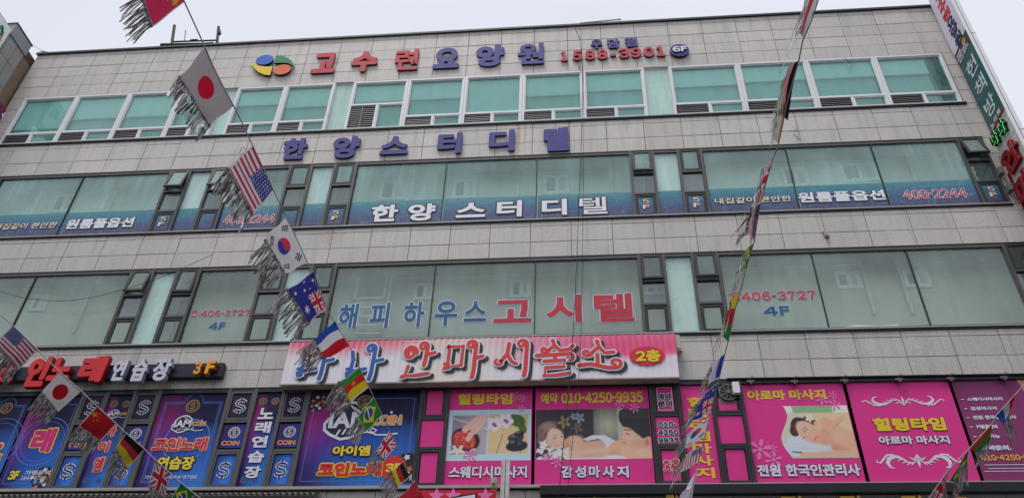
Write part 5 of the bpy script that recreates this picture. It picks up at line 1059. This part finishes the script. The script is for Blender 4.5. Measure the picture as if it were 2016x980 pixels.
# ------------------------------------------------------------------ strings of flags
def R3(*c): return np.array(pc(*c, 1.2))
Wt, Rd, Bl, Gn, Ye, Bk = R3(208, 205, 212), R3(182, 34, 56), R3(34, 60, 150), R3(28, 120, 52), R3(205, 190, 30), R3(28, 24, 26)
def star(x, y, cx, cy, r, n=5, inner=.42, rot=0):
    pts = [(cx+r*(1 if k % 2 == 0 else inner)*math.cos(math.pi*k/n+rot), cy+r*(1 if k % 2 == 0 else inner)*math.sin(math.pi*k/n+rot)) for k in range(2*n)]
    return pol(x, y, pts)
def ujack(x, y, im, m=None):          # x,y 0..1 over the jack
    m = np.ones(x.shape) if m is None else m; im = over(im, m, R3(40, 42, 110))
    for w, c in ((.26, Wt), (.09, R3(190, 40, 60))):
        for a, b in (((0, 0), (1, 1)), ((0, 1), (1, 0))): im = over(im, seg(x, y, a, b, w, .1)*m, c)
    for w, c in ((.34, Wt), (.20, R3(190, 40, 60))):
        im = over(im, (np.abs(x-.5) < w/2)*m*1., c); im = over(im, (np.abs(y-.5) < w/2)*m*1., c)
    return im
def f_china(u, v): 
    im = R3(205, 55, 95)+0*u[..., None]; 
    for cx, cy, r in ((.80, .22, .14), (.62, .12, .05), (.58, .26, .05), (.62, .40, .05)): im = over(im, star(u, v, cx, cy, r), R3(225, 170, 50))
    return im
def f_china2(u, v):
    im = R3(172, 30, 42)+0*u[..., None]
    for cx, cy, r in ((.16, .30, .13), (.30, .14, .04), (.36, .28, .04), (.36, .42, .04), (.28, .52, .04)): im = over(im, star(u, v, cx, cy, r), R3(205, 150, 40))
    return im
def f_japan_shaded(u, v): return over(R3(168, 160, 165)+0*u[..., None], ell(u, v, .5, .5, .19, .27, 0, .04), R3(190, 26, 52))  # white greyed to paint in the shade on the flag's underside
def f_japan2(u, v): return over(R3(226, 224, 228)+0*u[..., None], ell(u, v, .5, .52, .26, .30, 0, .04), R3(178, 24, 40))
def f_us(c0, c1):
    def f(u, v):
        k = np.floor(v*13).astype(int); im = np.where((k % 2 == 0)[..., None], R3(178, 52, 82), R3(214, 206, 214))
        m = (u > c0)*(u < c1)*(v < .54)*1.; im = over(im, m, R3(44, 54, 128)); a = (u-c0)/(c1-c0)*9; b = v/.54*7
        s = np.hypot((a % 1)-.5, ((b+.5*(np.floor(a) % 2)) % 1)-.5) < .24; return over(im, m*s*1., R3(205, 205, 220))
    return f
def f_korea(u, v):
    x, y = u, v*.67; im = R3(214, 212, 218)+0*u[..., None]; d = ell(x, y, .5, .335, .17, .17, 0, .04); im = over(im, d, R3(200, 62, 78))
    c, s = math.cos(.65), math.sin(.65); X, Y = (x-.5)*c+(y-.335)*s, -(x-.5)*s+(y-.335)*c
    low = (X > 0)*1.; low = np.maximum(low, (np.hypot(X, Y-.085) < .085)*1.)*(1-(np.hypot(X, Y+.085) < .085)); im = over(im, d*low, R3(58, 68, 150))
    for cx, cy, a, br in ((.17, .13, .6, 0), (.83, .13, -.6, 1), (.17, .54, -.6, 2), (.83, .54, .6, 3)):
        c, s = math.cos(a), math.sin(a); X, Y = (x-cx)*c+(y-cy)*s, -(x-cx)*s+(y-cy)*c
        for k in (-1, 0, 1):
            m = (np.abs(X-k*.042) < .014)*(np.abs(Y) < .085)*1.
            if (br >> (k+1)) & 1 or br == 3 and k == 0: m = m*(np.abs(Y) > .012)
            im = over(im, m, Bk)
    return im
def f_aus(u, v):
    im = R3(50, 52, 140)+0*u[..., None]; m = (u > .5)*(v < .5)*1.; im = ujack((u-.5)*2, v*2, im, m)
    for cx, cy, r, n in ((.75, .76, .11, 7), (.22, .12, .055, 7), (.30, .52, .06, 7), (.22, .84, .055, 7), (.10, .42, .05, 7), (.36, .32, .035, 5)): im = over(im, star(u*1.2, v, cx*1.2, cy, r*1.1, n, .45), Wt)
    return im
def bands(axis, cols): 
    def f(u, v): q = u if axis == 'u' else v; k = np.clip((q*len(cols)).astype(int), 0, len(cols)-1); return np.array(cols)[k]
    return f
def f_cam(u, v): return over(bands('u', [R3(40, 130, 50), R3(185, 35, 40), R3(205, 185, 35)])(u, v), star(u, v, .5, .5, .13, 5, .4, .5), R3(215, 150, 40))
def f_bra(u, v):
    im = R3(24, 118, 48)+0*u[..., None]; im = over(im, pol(u, v, [(.08, .5), (.5, .08), (.92, .5), (.5, .92)]), R3(200, 185, 25)); im = over(im, ell(u, v, .5, .5, .2, .24, 0, .05), R3(40, 70, 150)); return over(im, seg(u, v, (.3, .42), (.7, .58), .06, .2)*ell(u, v, .5, .5, .2, .24, 0, .05), Wt)
def f_uk(u, v): return ujack(u, v, 0*u[..., None]+Wt)
foil = bpy.data.materials.new("silver_foil_glints"); t_, n_, l_, p_ = nodes(foil); p_.inputs['Metallic'].default_value = .65; p_.inputs['Roughness'].default_value = .22; p_.inputs['Base Color'].default_value = (.62, .59, .58, 1)
g_ = n_.new("ShaderNodeNewGeometry"); r_ = n_.new("ShaderNodeValToRGB"); e_ = r_.color_ramp.elements; e_[0].position = .25; e_[0].color = (.32, .29, .28, 1); e_[1].position = .8; e_[1].color = (1, 1, 1, 1); l_.new(g_.outputs['Random Per Island'], r_.inputs[0]); l_.new(r_.outputs[0], p_.inputs['Base Color'])  # random pale and dark facets paint glints and reflections into the foil colour
hem = mat("flag_hem", (.70, .70, .72), .6); cordm = mat("cord_white", (.55, .55, .56), .6)
d3 = lambda y: 1/(.24-.00011*max(-60, y))
UP = np.array([0, 0, 1.0]); GRP = "paper flags on the strings"
def flag(name, label, S0, S1, F1, F0, dep, paint, fpx=42, fdir=None, bil=.12, nstr=None, hemw=.03, back=0.):
    """a paper flag: S0-S1 is tied to the cord, F0-F1 is the loose edge with its foil fringe"""
    if dep is d3: F1 = (S1[0]+(F1[0]-S1[0])*1.5, S1[1]+(F1[1]-S1[1])*1.1); F0 = (S0[0]+(F0[0]-S0[0])*1.5, S0[1]+(F0[1]-S0[1])*1.1); bil = max(bil, .07)*1.25
    g = lambda p, d=0: at(p[0], p[1], dep(p[1])+d)
    d0 = dep((S0[1]+S1[1])/2); s0, s1 = g(S0), g(S1); f0, f1 = at(F0[0], F0[1], dep(S0[1])+back), at(F1[0], F1[1], dep(S1[1])+back)
    t = thing(name, label, "flag", tuple((s0+s1)/2), GRP)
    nu, nv = 72, 50; u, v = np.meshgrid(np.linspace(0, 1, nu), np.linspace(0, 1, nv)); U, V = u[..., None], v[..., None]
    P = (1-V)*((1-U)*s0+U*s1)+V*((1-U)*f0+U*f1); w = np.linalg.norm(s1-s0); nrm = np.cross(s1-s0, f0-s0); nrm /= np.linalg.norm(nrm)+1e-9
    ph = random.uniform(0, 6); dsp = bil*w*(.55*np.sin(math.pi*v*.9+.3)*np.sin(math.pi*u)+.22*np.sin(7*v+ph+3*u)*v+.12*np.sin(11*u+ph)*v)
    P = P+dsp[..., None]*nrm; rim = np.minimum(np.minimum(u, 1-u), 1-v); c = np.where((rim < hemw)[..., None], R3(205, 200, 208), paint(u, v))
    cgrid(P, c, "cloth", t, CLOTH)
    # foil fringe
    e = P[-1]; n = nstr or 18; out = (f0+f1)/2-(s0+s1)/2; out /= np.linalg.norm(out); L = fpx*d0/F_PX
    if fdir is not None:
        q0, q1 = at(F0[0], F0[1], d0), at(F0[0]+fdir[0], F0[1]+fdir[1], d0); out = (q1-q0)/np.linalg.norm(q1-q0)
    mb = MB(); tw = (f1-f0)/n
    for i in range(n):
        for lay in (0, 1):
            uu = (i+.5+random.uniform(-.35, .35))/n; j = uu*(nu-1); j0 = min(int(j), nu-2); b = e[j0]*(1-j+j0)+e[j0+1]*(j-j0)-out*L*.04+nrm*.003*lay
            D = out+np.random.normal(0, .07, 3); l = L*random.uniform(.75, 1.15); wv = tw*random.uniform(.6, .9)*.5; ww = nrm*random.uniform(-.35, .35)*np.linalg.norm(wv)
            pts = []; 
            for k in range(6):
                q = k/5; p = b+D*l*q-UP*l*.36*q*q+nrm*l*.06*math.sin(3*q+ph+i*1.3+lay)+(s1-s0)/w*l*.03*math.sin(4*q+i)
                a = q*random.uniform(-.5, .5); pts.append((p-(wv*math.cos(a)+ww*q)*(1-.15*q), p+(wv*math.cos(a)+ww*q)*(1-.15*q)))
            for k in range(5): mb.quad(pts[k][0], pts[k][1], pts[k+1][1], pts[k+1][0])
    for k in range(nu-1):              # the foil header the strips are cut from
        mb.quad(e[k]-out*L*.06+nrm*.004, e[k+1]-out*L*.06+nrm*.004, e[k+1]+out*L*.10+nrm*.004, e[k]+out*L*.10+nrm*.004)
    mb.build("foil_fringe", foil, t); return t
def cord(label, pts, dep, r=.004, m=None):
    tag(MB().tube([tuple(at(x, y, dep(y)+.004)) for x, y in pts], r, 6).build("flag_cord", m or cordm), label, "cord")
d1 = lambda y: 1/(.25-.00014*max(-60, y))
cord("white cord slanting down from the top left that carries the large flags", [(345, -45), (362, 2), (383, 48), (404, 94), (418, 128), (440, 172), (460, 209), (478, 245), (497, 286), (520, 335), (539, 376), (553, 405), (564, 428), (585, 472), (606, 518), (623, 560), (642, 605), (656, 630), (672, 655), (688, 681), (698, 703), (707, 722), (726, 761), (735, 780), (753, 817), (767, 847), (781, 874), (793, 908), (807, 938), (817, 955), (835, 1000)], d1)
flag("national_flag", "red and pink flag with a yellow star cut off by the top edge", (345, -50), (363, 5), (300, 55), (278, -14), d1, f_china, 45)
flag("national_flag", "large Japanese flag in front of the sixth floor windows", (403, 93), (460, 209), (412, 247), (356, 152), d1, f_japan_shaded, 34, hemw=.012)
flag("national_flag", "American flag hanging in front of the fifth floor windows", (497, 286), (539, 376), (499, 424), (448, 330), d1, f_us(.47, 1), 36)
flag("national_flag", "South Korean flag hanging in front of the granite band, the facing one", (563, 427), (604, 517), (563, 540), (521, 470), d1, f_korea, 42, hemw=.01)
flag("national_flag", "blue Australian flag hanging in front of the fourth floor windows", (617, 533), (644, 605), (607, 636), (567, 572), d1, f_aus, 40, hemw=.015)
flag("national_flag", "blue, white and red striped flag just above the light box sign", (660, 632), (688, 680), (639, 708), (617, 667), d1, bands('u', [R3(30, 70, 165), R3(214, 212, 220), R3(190, 30, 44)]), 40, hemw=.0)
flag("national_flag", "green, red and yellow flag with star over the largest blue poster", (707, 722), (726, 761), (689, 792), (669, 753), d1, f_cam, 36)
flag("national_flag", "green Brazilian flag over the largest blue poster", (735, 781), (753, 817), (722, 850), (703, 818), d1, f_bra, 30)
flag("national_flag", "small British flag beside the red and yellow words of the largest blue poster", (767, 847), (781, 874), (757, 906), (739, 886), d1, f_uk, 28)
flag("national_flag", "small black, red and yellow flag in front of the red 3F disc", (793, 908), (807, 937), (782, 960), (771, 928), d1, bands('v', [R3(30, 25, 28), R3(170, 40, 50), R3(200, 180, 40)]), 30)
flag("national_flag", "plain red flag at the bottom edge by the red banner", (817, 944), (838, 985), (800, 1010), (788, 980), d1, lambda u, v: R3(176, 32, 50)+0*u[..., None], 24)
d2 = lambda y: 6.3
cord("white cord slanting across the lower left corner with six flags", [(-30, 592), (0, 618), (25, 640), (50, 664), (75, 689), (97, 712), (120, 733), (160, 769), (172, 781), (190, 798), (229, 834), (247, 851), (285, 884), (307, 905), (335, 931), (356, 950), (384, 972), (420, 1000)], d2)
flag("national_flag", "American flag with its fringe cut off by the left edge", (25, 640), (75, 689), (37, 728), (-12, 676), d2, f_us(0, .47), 30)
flag("national_flag", "small Japanese flag in front of the blue posters at the lower left", (118, 732), (160, 769), (115, 810), (81, 771), d2, f_japan2, 32, hemw=.01, bil=.06)
flag("national_flag", "red Chinese flag over the narrow poster with stacked red letters", (190, 799), (229, 834), (198, 868), (155, 837), d2, f_china2, 30)
flag("national_flag", "black, red and yellow German flag left of the fist logo poster", (247, 852), (285, 884), (251, 921), (228, 880), d2, bands('v', [R3(30, 25, 28), R3(172, 45, 62), R3(196, 184, 30)]), 30)
flag("national_flag", "British flag over the foot of the fist logo poster", (306, 904), (335, 931), (325, 978), (292, 955), d2, f_uk, 28, fdir=(0, 30))
flag("national_flag", "Brazilian flag cut off by the bottom edge at the left", (355, 950), (384, 972), (356, 1012), (334, 985), d2, f_bra, 24)
cord("cord slanting down the right half that carries flags seen edge on", [(1622, -40), (1611, 0), (1598, 40), (1580, 82), (1573, 118), (1564, 150), (1550, 200), (1541, 245), (1531, 290), (1522, 312), (1508, 360), (1497, 402), (1490, 440), (1485, 475), (1474, 510), (1468, 530), (1460, 565), (1447, 610), (1434, 670), (1428, 692), (1418, 735), (1411, 765), (1400, 808), (1396, 820), (1388, 858), (1382, 880), (1374, 912), (1366, 950), (1352, 1000)], d3)
flag("national_flag", "red and white flag seen edge on, crossing the top edge of the photo", (1612, -6), (1582, 78), (1576, 66), (1596, -4), d3, bands('v', [Wt, R3(190, 70, 90), Wt]), 60, fdir=(-20, 42), bil=.04, nstr=9)
flag("national_flag", "black, pink and yellow flag seen edge on before the sixth floor windows", (1571, 120), (1551, 238), (1537, 218), (1556, 132), d3, bands('v', [Bk, R3(200, 130, 150), R3(190, 180, 110)]), 58, fdir=(-14, 52), bil=.05, nstr=9, hemw=0)
flag("national_flag", "pale yellow and pink flag seen edge on under the black and pink one", (1550, 204), (1534, 282), (1527, 276), (1540, 202), d3, bands('v', [R3(205, 150, 170), R3(206, 196, 120), R3(214, 206, 214)]), 36, fdir=(-12, 34), bil=.08, nstr=10, hemw=0)
flag("national_flag", "British flag seen edge on beside the fifth floor words", (1523, 306), (1500, 396), (1490, 408), (1512, 330), d3, f_uk, 46, fdir=(-16, 42), bil=.05, nstr=9)
flag("national_flag", "striped flag seen edge on in front of the fifth floor film", (1498, 400), (1487, 470), (1474, 462), (1488, 405), d3, f_us(0, .4), 40, fdir=(-24, 22), bil=.06, nstr=10)
flag("national_flag", "white and silver flag seen edge on above the green and yellow one", (1500, 398), (1484, 474), (1480, 470), (1493, 396), d3, bands('v', [R3(170, 165, 190), R3(210, 206, 216)]), 30, fdir=(-8, 34), bil=.10, nstr=10, hemw=0)
flag("national_flag", "green and yellow flag seen edge on before the granite band", (1486, 476), (1470, 530), (1457, 542), (1474, 488), d3, f_bra, 40, fdir=(-8, 40), bil=.06, nstr=8)
flag("national_flag", "yellow, red and green flag seen edge on by the fourth floor telephone number", (1456, 575), (1434, 672), (1426, 662), (1444, 590), d3, bands('u', [R3(205, 170, 35), R3(185, 35, 40), R3(40, 125, 55)]), 44, fdir=(-18, 38), bil=.05, nstr=9, hemw=0)
flag("national_flag", "white and blue flag seen edge on right of the light box sign", (1428, 694), (1416, 742), (1400, 756), (1413, 712), d3, bands('v', [R3(30, 60, 150), R3(180, 178, 200), R3(205, 195, 215)]), 34, fdir=(-18, 24), bil=.05, nstr=9)
flag("national_flag", "dark blue Australian flag twisted at the top of the narrow pink poster", (1413, 752), (1400, 810), (1376, 830), (1388, 782), d3, f_aus, 34, fdir=(-20, 20), bil=.08, nstr=10)
flag("national_flag", "South Korean flag over the narrow pink poster, seen at a slant", (1398, 818), (1389, 858), (1362, 882), (1366, 852), d3, f_korea, 32, fdir=(-22, 22), bil=.05)
flag("national_flag", "American flag at the foot of the narrow pink poster", (1385, 876), (1376, 908), (1352, 928), (1361, 892), d3, f_us(0, .5), 34, fdir=(-24, 26), bil=.08, nstr=12)
flag("national_flag", "plain white pennant at the bottom edge below the narrow pink poster", (1376, 918), (1362, 985), (1340, 988), (1362, 958), d3, lambda u, v: R3(200, 190, 208)+0*u[..., None], 22, bil=.05, nstr=6)
d4 = lambda y: 6.6
cord("short cord crossing the lower right corner with four flags", [(2030, 742), (2001, 774), (1961, 818), (1953, 834), (1908, 883), (1868, 924), (1825, 985)], d4)
flag("national_flag", "red, white and blue flag over the plum poster at the right", (2000, 775), (1961, 818), (1976, 835), (1988, 812), d4, bands('u', [R3(190, 40, 55), R3(200, 196, 206), R3(36, 90, 175)]), 34, fdir=(8, 34), bil=.08, nstr=8, hemw=0)
flag("national_flag", "green, red and yellow flag over the edge of the plum poster", (1953, 834), (1909, 882), (1924, 892), (1951, 862), d4, bands('v', [R3(196, 90, 40), R3(172, 60, 50), R3(30, 120, 60), R3(30, 120, 60)]), 26, fdir=(-8, 22), bil=.06, nstr=12, hemw=0)
flag("national_flag", "Brazilian flag seen at a slant beside the lower scroll ornament", (1907, 884), (1868, 948), (1878, 950), (1905, 912), d4, f_bra, 26, fdir=(-3, 22), bil=.06, nstr=12)
flag("national_flag", "British flag at the bottom edge under the lower scroll ornament", (1872, 920), (1822, 990), (1852, 992), (1862, 945), d4, f_uk, 20, fdir=(0, 20), bil=.05, nstr=8)
